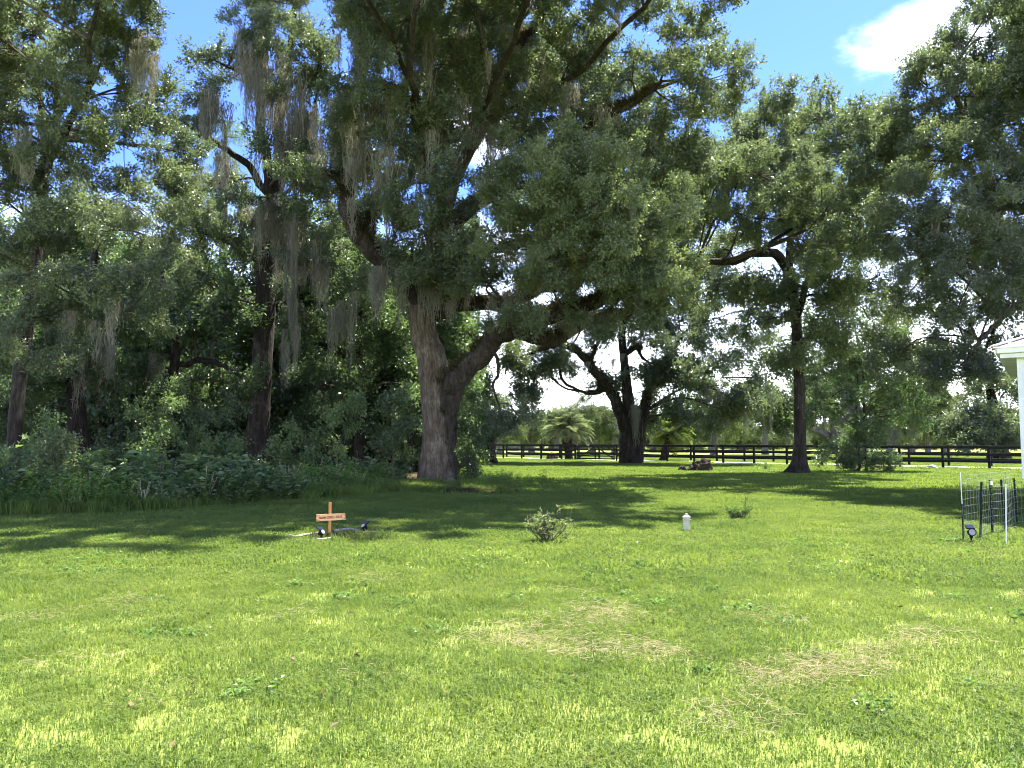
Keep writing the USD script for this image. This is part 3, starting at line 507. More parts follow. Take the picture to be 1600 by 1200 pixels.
# ------------------------------------------------------------------ tall mossy tree left of the big oak
b_limbs = [
    [(400, 746, 35, 46), (402, 725, 35, 37), (405, 640, 35, 33), (410, 560, 35, 31), (415, 480, 35, 31), (418, 400, 35, 31), (424, 350, 35, 29), (430, 300, 35, 25), (438, 240, 35, 21), (436, 180, 34.5, 16), (450, 100, 34, 12), (460, 20, 34, 9), (460, -80, 34, 6)],
    [(428, 330, 35, 18), (414, 250, 34.5, 16), (406, 180, 34, 14), (410, 100, 33.5, 10), (420, 20, 33, 7)],
    [(425, 310, 35, 13), (388, 258, 34, 11), (350, 226, 33, 10), (312, 206, 32, 8), (285, 190, 31.5, 4)],
    [(408, 150, 34, 9), (385, 120, 33, 9), (360, 108, 32.5, 8), (330, 94, 32, 4)],
    [(438, 235, 35, 14), (470, 215, 34, 12), (490, 185, 33, 9), (500, 130, 33, 6)],
    [(416, 420, 35, 8), (385, 390, 34.5, 8), (350, 372, 34, 7), (310, 362, 33.5, 4)],
]
b_blobs = [(395, 50, 31, 45, 40, 2), (460, 60, 30, 45, 40, 2), (430, 0, 30, 60, 40, 2.4), (500, 90, 31, 34, 45, 1.8), (455, 150, 32, 30, 36, 1.5, .7), (450, 250, 31.5, 42, 36, 1.8), (400, 310, 32, 40, 30, 1.6), (470, 320, 32, 40, 36, 1.6), (330, 155, 32, 22, 26, 1.0), (345, 330, 33, 36, 32, 1.5), (370, 400, 34, 40, 34, 1.6), (490, 400, 33, 45, 38, 1.8), (470, 470, 34, 40, 34, 1.6), (540, 450, 34, 40, 40, 1.8), (500, 280, 32, 35, 30, 1.5), (420, -80, 29, 90, 50, 3, .5), (380, -120, 30, 60, 50, 2.5, .6), (300, 300, 34, 30, 30, 1.4), (300, 420, 34, 40, 40, 1.8), (320, 480, 35, 40, 30, 1.8), (315, 360, 35, 36, 36, 1.8), (275, 330, 36, 36, 40, 1.8), (395, 470, 36, 40, 36, 1.8), (345, 290, 36, 24, 22, 1.4), (520, 360, 35, 36, 34, 1.8)]
b_moss = [(420, 110, 32, 45, 45, 32, 2.5), (460, 190, 32.5, 25, 45, 26, 2.8), (400, 60, 32, 30, 30, 18, 2.0), (330, 150, 32, 14, 20, 14, 2.2), (440, 320, 33, 45, 20, 24, 2.4), (500, 240, 32.5, 30, 30, 18, 2.4), (480, 400, 32.5, 30, 15, 12, 2.0), (535, 470, 33, 26, 22, 7, 2.2), (545, 170, 31, 30, 40, 20, 2.4), (350, 240, 33, 20, 15, 8, 1.4)]
tb = tree('mossy_tree', 'tall straight dark-trunked tree with heavy hanging moss left of the largest oak', 'tree', b_limbs, b_blobs, seed=31, bark='dark_bark', moss=b_moss, flare=.25)
# the long pale strand
bb = ground(400, 746); c = []
for y0, k in ((352, 3), (375, 3), (405, 3), (435, 3), (465, 3), (495, 3), (525, 3)):
    for _ in range(k): c.append(at(458 + (y0 > 500) * (6 + rg.normal() * 4) + rg.normal() * 2.5, y0 + rg.normal() * 8, 31.0))
c += [at(446 + rg.normal() * 2, 535 + rg.normal() * 8, 31.0) for _ in range(3)]
ls = [[(455, 300, 32, 4), (452, 330, 31.4, 3), (458, 350, 31, 2)]]
bloc = np.array(tb.GetAttribute('xformOp:translate').Get())
scatter('moss_strand', 'moss', 'moss_strand', np.array(c) - bloc, np.array([(.75, .75, rg.uniform(1.2, 2.0)) for _ in c]), tb, tilt=.03, seed=77, label='long pale strand of Spanish moss hanging low')

# ------------------------------------------------------------------ the left-hand oaks
a_limbs = [
    [(18, 778, 24, 26), (20, 745, 24, 22), (24, 660, 24, 20), (31, 590, 24, 20), (41, 520, 24, 19), (54, 420, 24, 18), (62, 330, 24, 18), (68, 260, 24, 16), (70, 200, 24, 12), (58, 130, 24, 9), (48, 40, 23.5, 6)],
    [(68, 262, 24, 14), (86, 195, 24, 12), (88, 130, 23.6, 9), (100, 50, 23, 5)],
    [(70, 250, 24, 11), (113, 172, 23.5, 9), (147, 127, 23, 8), (172, 78, 22.5, 5)],
    [(60, 345, 24, 11), (100, 372, 23, 10), (110, 355, 22.5, 7), (150, 330, 22, 5)],
    [(50, 450, 24, 9), (90, 485, 23, 7), (122, 488, 22.5, 4)],
    [(66, 280, 24, 10), (110, 200, 21, 9), (140, 60, 18.5, 7), (170, -60, 17, 6)],
]
a_blobs = [(40, 50, 21, 50, 45, 2), (115, 40, 20, 60, 40, 2), (190, 45, 21, 45, 40, 1.8), (235, 20, 22, 28, 28, 1.3), (55, 150, 21, 50, 45, 2), (140, 140, 20, 55, 50, 2), (220, 125, 22, 36, 45, 1.6), (35, 260, 21, 45, 50, 1.8), (130, 250, 20, 60, 50, 2), (215, 230, 21.5, 45, 50, 1.8), (262, 190, 23, 26, 40, 1.3), (265, 290, 23, 30, 40, 1.4), (55, 370, 20, 50, 40, 1.8), (145, 350, 19.5, 60, 45, 1.8), (230, 340, 21, 45, 45, 1.7), (85, 445, 19.5, 65, 30, 1.6), (180, 435, 19.5, 60, 36, 1.6), (250, 425, 20.5, 40, 36, 1.5), (28, 490, 20, 36, 40, 1.3), (120, 500, 21, 50, 26, 1.5, .8), (210, 490, 22, 50, 24, 1.5, .8), (-40, 200, 20, 60, 90, 2.5), (-30, 380, 20, 40, 60, 2), (100, -60, 18, 110, 50, 2.6), (-60, 20, 19, 80, 80, 3), (200, -80, 19, 90, 50, 2.6), (-120, -80, 17, 120, 90, 3), (-200, 100, 18, 120, 120, 3.5), (290, -90, 20, 50, 40, 1.8), (5, 310, 22, 34, 40, 1.5), (290, 240, 24, 20, 26, 1.1), (15, 120, 23, 34, 50, 1.8), (300, 320, 25, 30, 30, 1.4), (270, 400, 24, 36, 34, 1.5), (60, 560, 22, 45, 24, 1.4, .8)]
tree('forest_oak', 'oak with thin dark trunk and wide leafy crown filling the upper left', 'oak tree', a_limbs, a_blobs, seed=41, bark='dark_bark', leaf_m='oak_leaf', auto_moss=.03, moss=[(225, 60, 21, 20, 30, 10, 1.6), (25, 200, 20, 30, 30, 6, 1.0), (150, 480, 21, 50, 30, 6, 1.0)])
deep = [
    ('forest_oak', 'mossy forked oak in deep shade right of the thin dark trunk', [[(125, 745, 30, 34), (122, 680, 30, 28), (118, 600, 30, 24), (125, 540, 30, 20), (135, 480, 30, 16), (150, 380, 30, 10)], [(118, 610, 30, 16), (98, 580, 30, 13), (85, 540, 30, 9)], [(122, 560, 30, 12), (150, 520, 29.5, 10), (180, 500, 29, 6)]],
     [(110, 560, 29, 50, 40, 2), (60, 600, 29, 40, 36, 2), (150, 600, 31, 45, 40, 2), (180, 480, 30, 60, 45, 2.2), (90, 480, 31, 60, 50, 2.2), (20, 580, 30, 40, 50, 2), (60, 660, 31, 50, 40, 2)], 51, [(130, 540, 29, 14, 22, 6, 1.6), (165, 530, 29, 12, 18, 6, 1.8), (90, 500, 29, 30, 30, 5, 1.2)]),
    ('forest_oak', 'leaning slender oak behind the bright shrub in the left shade', [[(262, 742, 34, 20), (258, 680, 34, 17), (268, 600, 34, 15), (275, 540, 34, 13), (262, 480, 34, 10), (250, 420, 34, 7)], [(272, 560, 34, 9), (240, 545, 33.5, 8), (215, 508, 33, 6)], [(275, 570, 34, 10), (320, 560, 33.5, 9), (360, 580, 33, 8), (385, 600, 32.5, 4)]],
     [(240, 520, 33, 40, 40, 2), (300, 520, 33, 45, 36, 2), (350, 500, 34, 45, 40, 2), (260, 600, 35, 50, 40, 2), (340, 600, 35, 50, 40, 2), (330, 440, 34, 50, 40, 2), (200, 570, 34, 45, 40, 2)], 52, [(240, 560, 33, 20, 10, 6, 1.2)]),
    ('forest_oak', 'slim oak between the mossy dark trunk and the largest oak, sunlit leaves high up', [[(560, 738, 38, 18), (562, 680, 38, 15), (566, 600, 38, 13), (560, 520, 38, 11), (568, 430, 38, 8), (575, 350, 38, 5)]],
     [(560, 480, 36, 45, 45, 2.2), (610, 520, 36, 40, 45, 2.2), (520, 540, 36, 45, 45, 2.2), (580, 590, 37, 45, 40, 2.2), (620, 440, 36, 35, 40, 2), (560, 400, 37, 40, 40, 2), (500, 600, 37, 45, 40, 2), (630, 600, 36, 30, 50, 2)], 53, []),
    ('forest_oak', 'narrow dark tree just left of the largest oak trunk', [[(640, 730, 40, 14), (642, 660, 40, 12), (645, 560, 40, 10), (640, 460, 40, 8), (645, 380, 40, 5)]],
     [(640, 560, 38, 28, 45, 2), (625, 640, 38, 36, 40, 2), (645, 470, 39, 30, 45, 2), (600, 690, 37, 36, 30, 2)], 54, []),
    ('forest_oak', 'oak in shade at the left edge behind the weeds', [[(-30, 760, 28, 24), (-28, 650, 28, 20), (-20, 540, 28, 16), (0, 420, 28, 10)]],
     [(-20, 500, 27, 60, 50, 2.2), (10, 640, 27, 40, 40, 1.8), (-60, 620, 27, 60, 60, 2.2), (20, 430, 27, 40, 40, 1.8)], 55, []),
    ('forest_oak', 'thin sapling trunk right of the mossy dark trunk, deep in the forest', [[(475, 735, 42, 14), (478, 650, 42, 12), (480, 560, 42, 10), (470, 460, 42, 6)]],
     [(470, 560, 41, 40, 40, 2.2), (440, 500, 41, 36, 40, 2.2), (500, 500, 41, 40, 40, 2.2), (460, 640, 41, 45, 40, 2.2), (520, 640, 41, 45, 40, 2.2)], 56, []),
]
for nm, lab, L, B, sd, ms in deep:
    tree(nm, lab, 'oak tree', L, B, leaf='broad', leaf_m='forest_leaf', bark='dark_bark', moss=ms, seed=sd, fill=.8)
tree('pine_tree', 'pale green pine showing behind the bare bough on the left', 'pine tree', [[(345, 730, 52, 20), (346, 600, 52, 17), (348, 450, 52, 14), (350, 330, 52, 11), (352, 240, 52, 8), (352, 190, 52, 4)]],
     [(350, 205, 52, 18, 14, 1.2), (335, 235, 52, 28, 16, 1.6), (368, 245, 52, 26, 16, 1.6), (345, 275, 52, 34, 18, 1.8), (325, 305, 52, 26, 16, 1.6), (375, 300, 52, 26, 18, 1.6), (350, 335, 52, 34, 16, 1.8), (375, 215, 53, 18, 12, 1.2)], leaf='needle', leaf_m='pine_needle', bark='red_bark', seed=61, fill=.75, size=1.25)
# the wood behind: one mass
wp, ws = [], []
for _ in range(2600):
    d = rg.uniform(40, 62); px = rg.uniform(-60, 735 if d < 52 else 745); zt = 13 * (.75 + .5 * float(meshkit.noise(np.array([px * .012, d * .2, 3.0]), 2)))
    z = rg.uniform(.3, zt); x = (px - 800) / FPX * d
    wp.append((x, d, z)); ws.append(rg.uniform(1.5, 2.2))
scatter('woodland', 'broad', 'forest_leaf', wp, ws, seed=62, tilt=.4, label='dense dark woodland closing off the view behind the left trees', cat_='woodland')
tk = ['slender', 'crooked', 'straight', 'leaning', 'forked', 'pale', 'dark']
for i, (px, d, w) in enumerate([(232, 44, 9), (300, 43, 10), (520, 45, 9), (548, 43, 8), (590, 44, 10), (615, 42, 8), (445, 44, 9), (160, 41, 12)]):
    nm = tree('sapling_trunk', ['thin trunk left of the bright shrub in the dark wood', 'thin trunk behind the bright shrub, nearer the mossy dark trunk', 'thin trunk deep in the wood midway between mossy trunk and largest oak', 'leaning thin trunk in the dark gap left of the largest oak', 'thickest of the thin trunks left of the largest oak', 'thin trunk nearest the left side of the largest oak', 'thin trunk just right of the mossy dark trunk, deep in shade', 'thin trunk left of centre in the left-hand shade'][i], 'tree',
         [[(px, 1923 / d + 690, d, w), (px + rg.normal() * 4, 640, d, w * .85), (px + rg.normal() * 8, 520, d, w * .7), (px + rg.normal() * 14, 400, d, w * .5)]], [(px, 430, d, 26, 26, 1.4), (px + 8, 500, d, 24, 20, 1.2)], leaf='broad', leaf_m='forest_leaf', bark='red_bark' if i % 2 else 'dark_bark', seed=70 + i, flare=.1, group='thin trunks in the wood')

# ------------------------------------------------------------------ right-hand trees
r_limbs = [
    [(1248, 742, 38.3, 35.2), (1249, 722, 38.3, 21.6), (1250, 680, 38.3, 17.6), (1249, 600, 38.3, 16.8), (1246, 540, 38.3, 16.0), (1243, 490, 38.3, 16.0), (1237, 445, 38.3, 13.6), (1233, 400, 38.3, 10.4), (1238, 330, 38, 8.0), (1228, 250, 37.5, 5.6)],
    [(1244, 500, 38.3, 11.2), (1258, 450, 38, 9.6), (1275, 400, 37.5, 7.2), (1300, 330, 37, 4.8)],
    [(1236, 430, 38.2, 16.0), (1215, 400, 37.6, 15.2), (1190, 393, 37, 14.4), (1150, 406, 36.4, 13.6), (1112, 412, 36, 10.4), (1075, 425, 35.5, 4.8)],
    [(1187, 396, 37, 8.0), (1186, 350, 36.8, 7.2), (1198, 315, 36.5, 5.6), (1205, 280, 36.2, 3.2)],
    [(1190, 390, 37, 6.4), (1225, 365, 36.5, 5.6), (1260, 340, 36, 4.0)],
    [(1240, 470, 38.2, 5.6), (1200, 462, 37.5, 4.8), (1150, 458, 37, 3.2)],
    [(1245, 470, 38.3, 4.8), (1275, 462, 38, 4.0), (1300, 475, 37.6, 2.4)],
]
r_blobs = [(1175, 190, 35, 34, 32, 3), (1225, 195, 34, 42, 36, 3.4), (1190, 250, 34, 55, 40, 2.2), (1270, 240, 34, 55, 42, 2.2), (1130, 280, 34, 42, 40, 1.8), (1320, 290, 33, 55, 45, 2.2), (1235, 310, 33, 60, 32, 2.2), (1105, 340, 34, 40, 36, 1.8), (1160, 335, 34, 40, 26, 1.6), (1290, 370, 34, 55, 42, 2.2), (1360, 350, 33, 45, 50, 2.2), (1375, 430, 34, 45, 40, 2), (1310, 450, 35, 48, 34, 2), (1170, 450, 37, 40, 18, 1.5, .7), (1290, 530, 36.5, 42, 28, 1.8), (1195, 500, 38, 40, 24, 1.8, .8), (1360, 500, 36, 45, 34, 2), (1240, 560, 37, 22, 20, 1.2, .8), (1150, 240, 36, 30, 30, 1.6), (1280, 180, 35, 40, 36, 3.4), (1330, 220, 34, 40, 36, 3.4), (1230, 250, 40, 80, 60, 3), (1300, 330, 40, 90, 70, 3), (1100, 250, 36, 34, 34, 1.8), (1130, 390, 37, 34, 20, 1.5), (1260, 430, 37, 40, 26, 1.6), (1080, 470, 38, 34, 26, 1.6), (1330, 520, 37, 40, 30, 1.8), (1220, 460, 40, 40, 20, 1.6, .7), (1400, 300, 36, 34, 40, 1.8), (1150, 265, 30, 42, 36, 2.4), (1225, 285, 29, 50, 36, 2.6), (1305, 310, 28.5, 46, 36, 2.4), (1195, 345, 30, 46, 30, 2.2), (1290, 390, 29.5, 46, 34, 2.2), (1120, 310, 31, 36, 34, 2)]
tree('field_oak', 'slender oak with straight dark trunk in the lawn, wide crown, beside the shady shrub', 'oak tree', r_limbs, r_blobs, seed=81, bark='dark_bark', leaf_m='oak_leaf', fill=.8, auto_moss=.05, flare=.4, moss=[(1120, 280, 34.5, 30, 20, 8, 1.5)])
e_limbs = [
    [(1660, 762, 27, 50), (1655, 700, 27, 40), (1645, 600, 27, 36), (1625, 500, 27, 30), (1595, 440, 26.5, 24), (1570, 400, 26, 20), (1552, 330, 25.5, 16), (1538, 260, 25, 13), (1510, 190, 24.5, 9), (1480, 120, 24, 5)],
    [(1560, 370, 25.8, 10), (1540, 300, 25, 8), (1500, 250, 24.5, 7), (1460, 220, 24, 4)],
    [(1620, 490, 27, 14), (1590, 480, 25, 10), (1555, 505, 24, 7), (1525, 545, 23, 5), (1500, 575, 22.5, 3)],
    [(1600, 450, 26.5, 12), (1540, 430, 25, 9), (1480, 400, 24, 7), (1440, 380, 23.5, 4)],
    [(1555, 508, 24, 6), (1545, 540, 23.5, 4), (1528, 570, 23, 3)],
    [(1640, 560, 27, 18), (1640, 400, 24, 14), (1620, 200, 22, 10), (1600, 50, 21, 7)],
]
e_blobs = [(1455, 100, 25, 34, 42, 1.6), (1500, 150, 24, 48, 42, 1.8), (1415, 190, 25, 42, 34, 1.6), (1380, 225, 26, 30, 26, 1.3), (1480, 70, 25, 16, 22, .8), (1555, 200, 23, 40, 50, 1.8), (1598, 50, 22, 18, 40, 1.2), (1600, 150, 22, 30, 45, 1.6), (1470, 245, 23, 50, 40, 1.8), (1550, 290, 22, 45, 40, 1.7), (1420, 310, 23, 46, 40, 1.7), (1500, 340, 22, 55, 40, 1.8), (1580, 380, 21, 40, 42, 1.5), (1440, 400, 22.5, 48, 34, 1.6), (1520, 430, 21.5, 55, 34, 1.6), (1590, 470, 21, 30, 30, 1.3), (1450, 480, 23.5, 42, 28, 1.5), (1510, 500, 23, 36, 20, 1.2, .8), (1560, 490, 22.5, 30, 20, 1.2, .8), (1425, 540, 25, 34, 22, 1.4), (1480, 555, 24, 30, 14, 1.1, .7), (1400, 360, 26, 40, 40, 1.8), (1640, 300, 22, 60, 90, 2.2), (1680, 100, 21, 90, 90, 2.6), (1640, 440, 23, 40, 50, 1.8), (1660, -40, 20, 90, 60, 2.6), (1570, 400, 27, 60, 60, 2), (1500, 400, 27, 60, 60, 2), (1700, 450, 22, 60, 80, 2.2), (1385, 180, 26, 34, 34, 1.5), (1355, 250, 27, 36, 36, 1.6), (1430, 125, 25, 32, 34, 1.4), (1540, 150, 26, 40, 50, 1.8), (1430, 250, 26, 50, 50, 2), (1560, 60, 24, 26, 30, 1.2), (1400, 480, 27, 36, 34, 1.6), (1560, 540, 24, 40, 20, 1.2), (1620, 240, 25, 50, 60, 2), (1370, 230, 29, 40, 46, 2), (1400, 270, 28, 40, 40, 2), (1620, -60, 24, 90, 50, 3), (1450, 590, 24, 34, 18, 1.2), (1500, 590, 24, 30, 14, 1.1, .8), (1400, 560, 26, 30, 22, 1.3), (1720, 60, 24, 90, 90, 3), (1760, 250, 25, 80, 90, 3)]
tree('field_oak', 'tall oak behind the white house whose leafy crown fills the upper right', 'oak tree', e_limbs, e_blobs, seed=91, bark='oak_bark', leaf_m='oak_leaf', auto_moss=.02, fill=.85)
f_limbs = [
    [(1335, 712, 76, 40), (1335, 690, 76, 36), (1333, 660, 76, 34), (1328, 630, 76, 28), (1335, 595, 76, 20), (1345, 560, 76, 12)],
    [(1330, 670, 76, 20), (1312, 655, 75, 17), (1295, 640, 74, 13), (1275, 630, 73, 8)],
    [(1325, 690, 75.5, 12), (1300, 683, 74, 12), (1270, 670, 72, 9), (1230, 655, 71, 5)],
    [(1340, 660, 76, 16), (1365, 635, 75, 12), (1395, 615, 74, 8)],
]
f_blobs = [(1290, 610, 74, 40, 24, 3), (1340, 580, 74, 45, 26, 3), (1400, 590, 74, 45, 28, 3), (1240, 630, 72, 34, 20, 2.5), (1420, 640, 74, 40, 24, 2.8), (1380, 650, 74, 34, 20, 2.4), (1440, 610, 75, 30, 30, 2.5), (1260, 525, 76, 36, 26, 3), (1330, 490, 76, 44, 28, 3), (1410, 505, 76, 40, 28, 3), (1465, 555, 75, 32, 24, 2.6), (1210, 565, 74, 30, 22, 2.5, .7), (1370, 430, 77, 50, 30, 3), (1200, 640, 71, 24, 18, 2, .8), (1460, 660, 74, 30, 20, 2.4)]
tree('live_oak', 'pale grey mossy live oak beyond the fence behind the shady shrub', 'oak tree', f_limbs, f_blobs, seed=101, bark='grey_bark', leaf_m='far_leaf', auto_moss=.3, flare=.2, moss=[(1310, 640, 73.5, 45, 20, 26, 3.0), (1380, 650, 73.5, 40, 18, 18, 2.6), (1230, 640, 71, 30, 15, 10, 2.6)])
tree('live_oak', 'dark rounded oak beyond the fence left of the white house', 'oak tree', [[(1560, 717, 70, 30), (1558, 690, 70, 24), (1555, 650, 70, 18), (1545, 600, 70, 10)]],
     [(1540, 640, 68, 36, 34, 3), (1570, 600, 68, 40, 36, 3), (1520, 670, 68, 28, 24, 2.4), (1580, 660, 68, 36, 30, 3), (1550, 690, 67, 45, 10, 2), (1530, 590, 70, 24, 20, 2), (1610, 610, 68, 40, 50, 3)], leaf_m='oak_leaf', bark='dark_bark', seed=103, auto_moss=.1)

# young trees and shrubs in the lawn
tree('young_tree', 'slim twin-stemmed young tree growing out of the shady shrub', 'tree', [[(1354, 737, 40.5, 4.5), (1351, 690, 40.5, 4), (1350, 620, 40.5, 3.5), (1347, 540, 40.5, 2)], [(1342, 736, 40.3, 4), (1342, 690, 40.3, 3.5), (1339, 620, 40.3, 3), (1335, 570, 40.3, 2)]],
     [(1345, 600, 40, 40, 36, 1.4), (1390, 610, 40, 40, 30, 1.4), (1300, 620, 40, 34, 30, 1.4), (1370, 560, 40, 40, 26, 1.4), (1400, 650, 40, 34, 24, 1.2), (1320, 560, 40, 30, 26, 1.2), (1340, 660, 40, 40, 22, 1.2), (1440, 640, 40, 26, 22, 1, .7), (1310, 520, 40, 44, 26, 1.4), (1380, 520, 40, 40, 26, 1.4), (1290, 570, 39, 34, 24, 1.3), (1430, 590, 40, 34, 24, 1.3), (1270, 640, 39.5, 26, 26, 1.2), (1360, 690, 40, 34, 16, 1.2)], leaf='broad', leaf_m='forest_leaf', bark='dark_bark', seed=111, fill=.62, size=1.1, flare=.1)
tree('young_tree', 'small dark tree by the fence just right of the largest oak', 'tree', [[(769, 725, 54, 17), (768, 705, 54, 13), (765, 660, 54, 11), (758, 620, 54, 7), (762, 580, 54, 4)]],
     [(755, 640, 53, 24, 26, 1.8), (745, 600, 53, 22, 24, 1.8), (772, 655, 53, 14, 18, 1.2), (735, 660, 52, 24, 26, 1.8), (760, 680, 53, 18, 12, 1.2)], leaf='broad', leaf_m='forest_leaf', bark='dark_bark', seed=112, size=1.4)
def shrub(name, label, px, py, d, parts, leaf='broad', leaf_m='shrub_leaf', seed=1, fill=.5, size=None, cat_='shrub', group=None):
    b = ground(px, py) if d is None else np.array([(px - 800) / FPX * d, d, 0.0]); d = b[1]; rg = np.random.default_rng(seed)
    t = thing(name, label, cat_, b, 0, group); tub, cl, sc = [], [], []
    for (x, y, rx, ry, rd) in parts:
        c = at(x, y, d); rr = np.array([rx * d / FPX, rd, ry * d / FPX]); s = size or float(np.clip(d / 30, .5, 1.4)); n = max(3, int(fill * rr.prod() / (.62 * s) ** 3))
        q = ellipsoid_points(rg, c, rr, n); q[:, 2] = np.maximum(q[:, 2], .15); cl.append(q); sc.append(s * rg.uniform(.75, 1.2, len(q)))
        for e in q: tub.append(tube(spline(np.array([b + np.append(rg.normal(size=2) * .12, -.03), (b + e) / 2 + rg.normal(size=3) * .12 + [0, 0, .15], e]), 4), np.linspace(.018, .005, 9) * s, 4))
    v, f = join(tub); obj('stems', (v - b, f), 'twig_bark', t, smooth=True, kind='stuff')
    scatter('foliage', leaf, leaf_m, np.vstack(cl) - b, np.concatenate(sc), t, tilt=.4, seed=seed + 3)
    return t
shrub('lawn_shrub', 'dark shrub clump in shade at the foot of the slim young tree', 1330, 740, 40.5, [(1300, 705, 26, 22, 1.2), (1335, 712, 34, 18, 1.4), (1375, 715, 26, 16, 1.1), (1320, 685, 30, 16, 1.2), (1345, 725, 50, 12, 1.3)], leaf_m='forest_leaf', seed=121, size=.9, fill=.95)
shrub('lawn_shrub', 'low sprigs at the right end of the shady shrub clump', 1388, 741, 40, [(1388, 735, 10, 7, .5)], seed=122, size=.6)
under = [
    ('pale leafy shrub at the left edge beside the thin dark trunk', 75, 21.5, [(75, 690, 45, 36, 1.2), (95, 740, 40, 30, 1.0), (50, 730, 34, 30, 1.0)], 'shrub_leaf', 131),
    ('tall bright-leaved shrub in the middle of the left shade', 245, 27, [(245, 620, 45, 32, 1.4), (220, 660, 40, 34, 1.4), (285, 660, 40, 34, 1.4), (250, 710, 55, 34, 1.4)], 'shrub_leaf', 132),
    ('dark bushy shrub right of the tall bright shrub', 330, 30, [(330, 690, 40, 34, 1.4), (345, 640, 36, 30, 1.4), (310, 725, 40, 20, 1.2)], 'forest_leaf', 133),
    ('silver-glinting shrub between the mossy dark trunk and the largest oak', 510, 29, [(500, 680, 55, 34, 1.5), (545, 640, 30, 28, 1.2), (460, 700, 34, 30, 1.2), (520, 720, 60, 22, 1.3)], 'shrub_leaf', 134),
    ('dark shrub against the left side of the largest oak trunk', 610, 29.5, [(610, 700, 36, 36, 1.4), (630, 650, 22, 34, 1.2), (600, 740, 40, 16, 1.0)], 'forest_leaf', 135),
    ('leafy vine-like shrub against the right side of the largest oak trunk', 742, 31, [(740, 640, 18, 40, 1.0), (745, 700, 20, 34, 1.0), (732, 740, 16, 18, .7)], 'forest_leaf', 136),
    ('small shadowed shrub behind the weeds left of the bright shrub', 155, 26, [(150, 710, 40, 34, 1.2), (180, 740, 34, 20, 1.0)], 'forest_leaf', 137),
    ('tall leafy weed bush at the far left edge of the lawn', 28, 18.2, [(25, 745, 34, 34, .7), (60, 770, 30, 20, .6), (5, 720, 26, 30, .7)], 'shrub_leaf', 139),
    ('pale airy bush beside the far left weed bush', 95, 19.5, [(85, 715, 30, 34, .8), (110, 690, 22, 22, .6), (100, 760, 40, 18, .7)], 'oak_leaf_light', 140),
    ('pale green bush just left of the mossy dark trunk', 350, 27, [(345, 700, 34, 26, 1.0), (330, 740, 40, 16, .9)], 'shrub_leaf', 141),
    ('low shrub at the foot of the mossy dark trunk', 425, 31, [(425, 730, 36, 18, 1.1), (385, 735, 30, 16, 1.0)], 'forest_leaf', 138),
]
for lab, px, d, parts, mt, sd in under: shrub('woodland_shrub', lab, px, None or 760, d, parts, leaf_m=mt, seed=sd, group='shrubs along the forest edge')

#=FAR
# ------------------------------------------------------------------ far trees beyond the lane
far = [(780, 640, 105, 40, 45), (830, 668, 120, 34, 26), (735, 650, 100, 30, 40), (870, 660, 135, 36, 28), (925, 655, 125, 34, 36), (960, 648, 110, 34, 40), (1060, 660, 130, 40, 30), (1110, 668, 115, 40, 24), (1160, 674, 125, 36, 20), (1425, 668, 120, 34, 26), (1475, 672, 110, 36, 26), (1510, 660, 125, 30, 30), (1205, 684, 260, 30, 8), (1235, 684, 250, 26, 9), (905, 680, 150, 30, 16), (805, 678, 140, 30, 16), (1020, 676, 120, 30, 18), (1080, 640, 140, 36, 30), (1390, 668, 130, 36, 24), (1115, 615, 95, 56, 56), (1195, 600, 100, 46, 50), (1450, 610, 95, 56, 60), (1300, 600, 105, 60, 60)]
spots = ['tall pale tree right of the small dark tree', 'rounded tree left of the tall palm', 'tree partly hidden by the largest oak trunk', 'tree directly behind the tall palm', 'tree between the tall palm and the second oak', 'tall tree just left of the second oak trunk', 'tree behind the leaning palm', 'grey shrubby tree above the log', 'low grey tree right of the log', 'pale tree right of the shady shrub', 'tree below the bright gap in the right-hand leaves', 'tree left of the dark rounded oak', 'tiny hazy tree left of the slender trunk', 'tiny hazy tree right beside the slender trunk', 'low bushy tree behind the gate', 'low bushy tree left of the tall palm trunk', 'low tree between second oak and leaning palm', 'high grey tree seen above the leaning palm', 'low tree behind the pale mossy oak', 'tall tree filling the gap right of the second oak', 'tall tree just left of the slender trunk, beyond the fence', 'tall tree right of the slim young tree, beyond the fence', 'tallest tree behind the pale mossy oak']
for i, (px, py, d, rx, ry) in enumerate(far):
    bl = [(px + rg.normal() * rx * .5, py + rg.normal() * ry * .4, d + rg.uniform(-2, 2), rx * .55, ry * .5, 3.0) for _ in range(5)] + [(px, 690 - (690 - py) * .3, d, rx * .9, ry * .4, 3)]
    yb = 1923 / d + 690
    tree('far_tree', 'far ' + spots[i], 'tree', [[(px, yb, d, 9), (px + 1, (yb + py) / 2, d, 7), (px + 2, py - ry * .3, d, 3)]], bl, leaf_m='far_leaf', seed=200 + i, fill=.55, bark='grey_bark', size=2.2 if d < 200 else 4.5, auto_moss=.08 if d < 200 else 0, group='trees beyond the lane')
wp, ws = [], []
for _ in range(1500):
    d = rg.uniform(150, 210); px = rg.uniform(600, 1700); z = rg.uniform(.5, 4 + 5 * float(meshkit.noise(np.array([px * .02, 1, 1]), 4)) - (3 if 1170 < px < 1260 else 0)); z = max(.5, z)
    wp.append(((px - 800) / FPX * d, d, z)); ws.append(rg.uniform(2.4, 3.6))
scatter('treeline', 'oak', 'far_leaf', wp, ws, seed=63, tilt=.4, label='distant low treeline along the far side of the pasture', cat_='treeline')

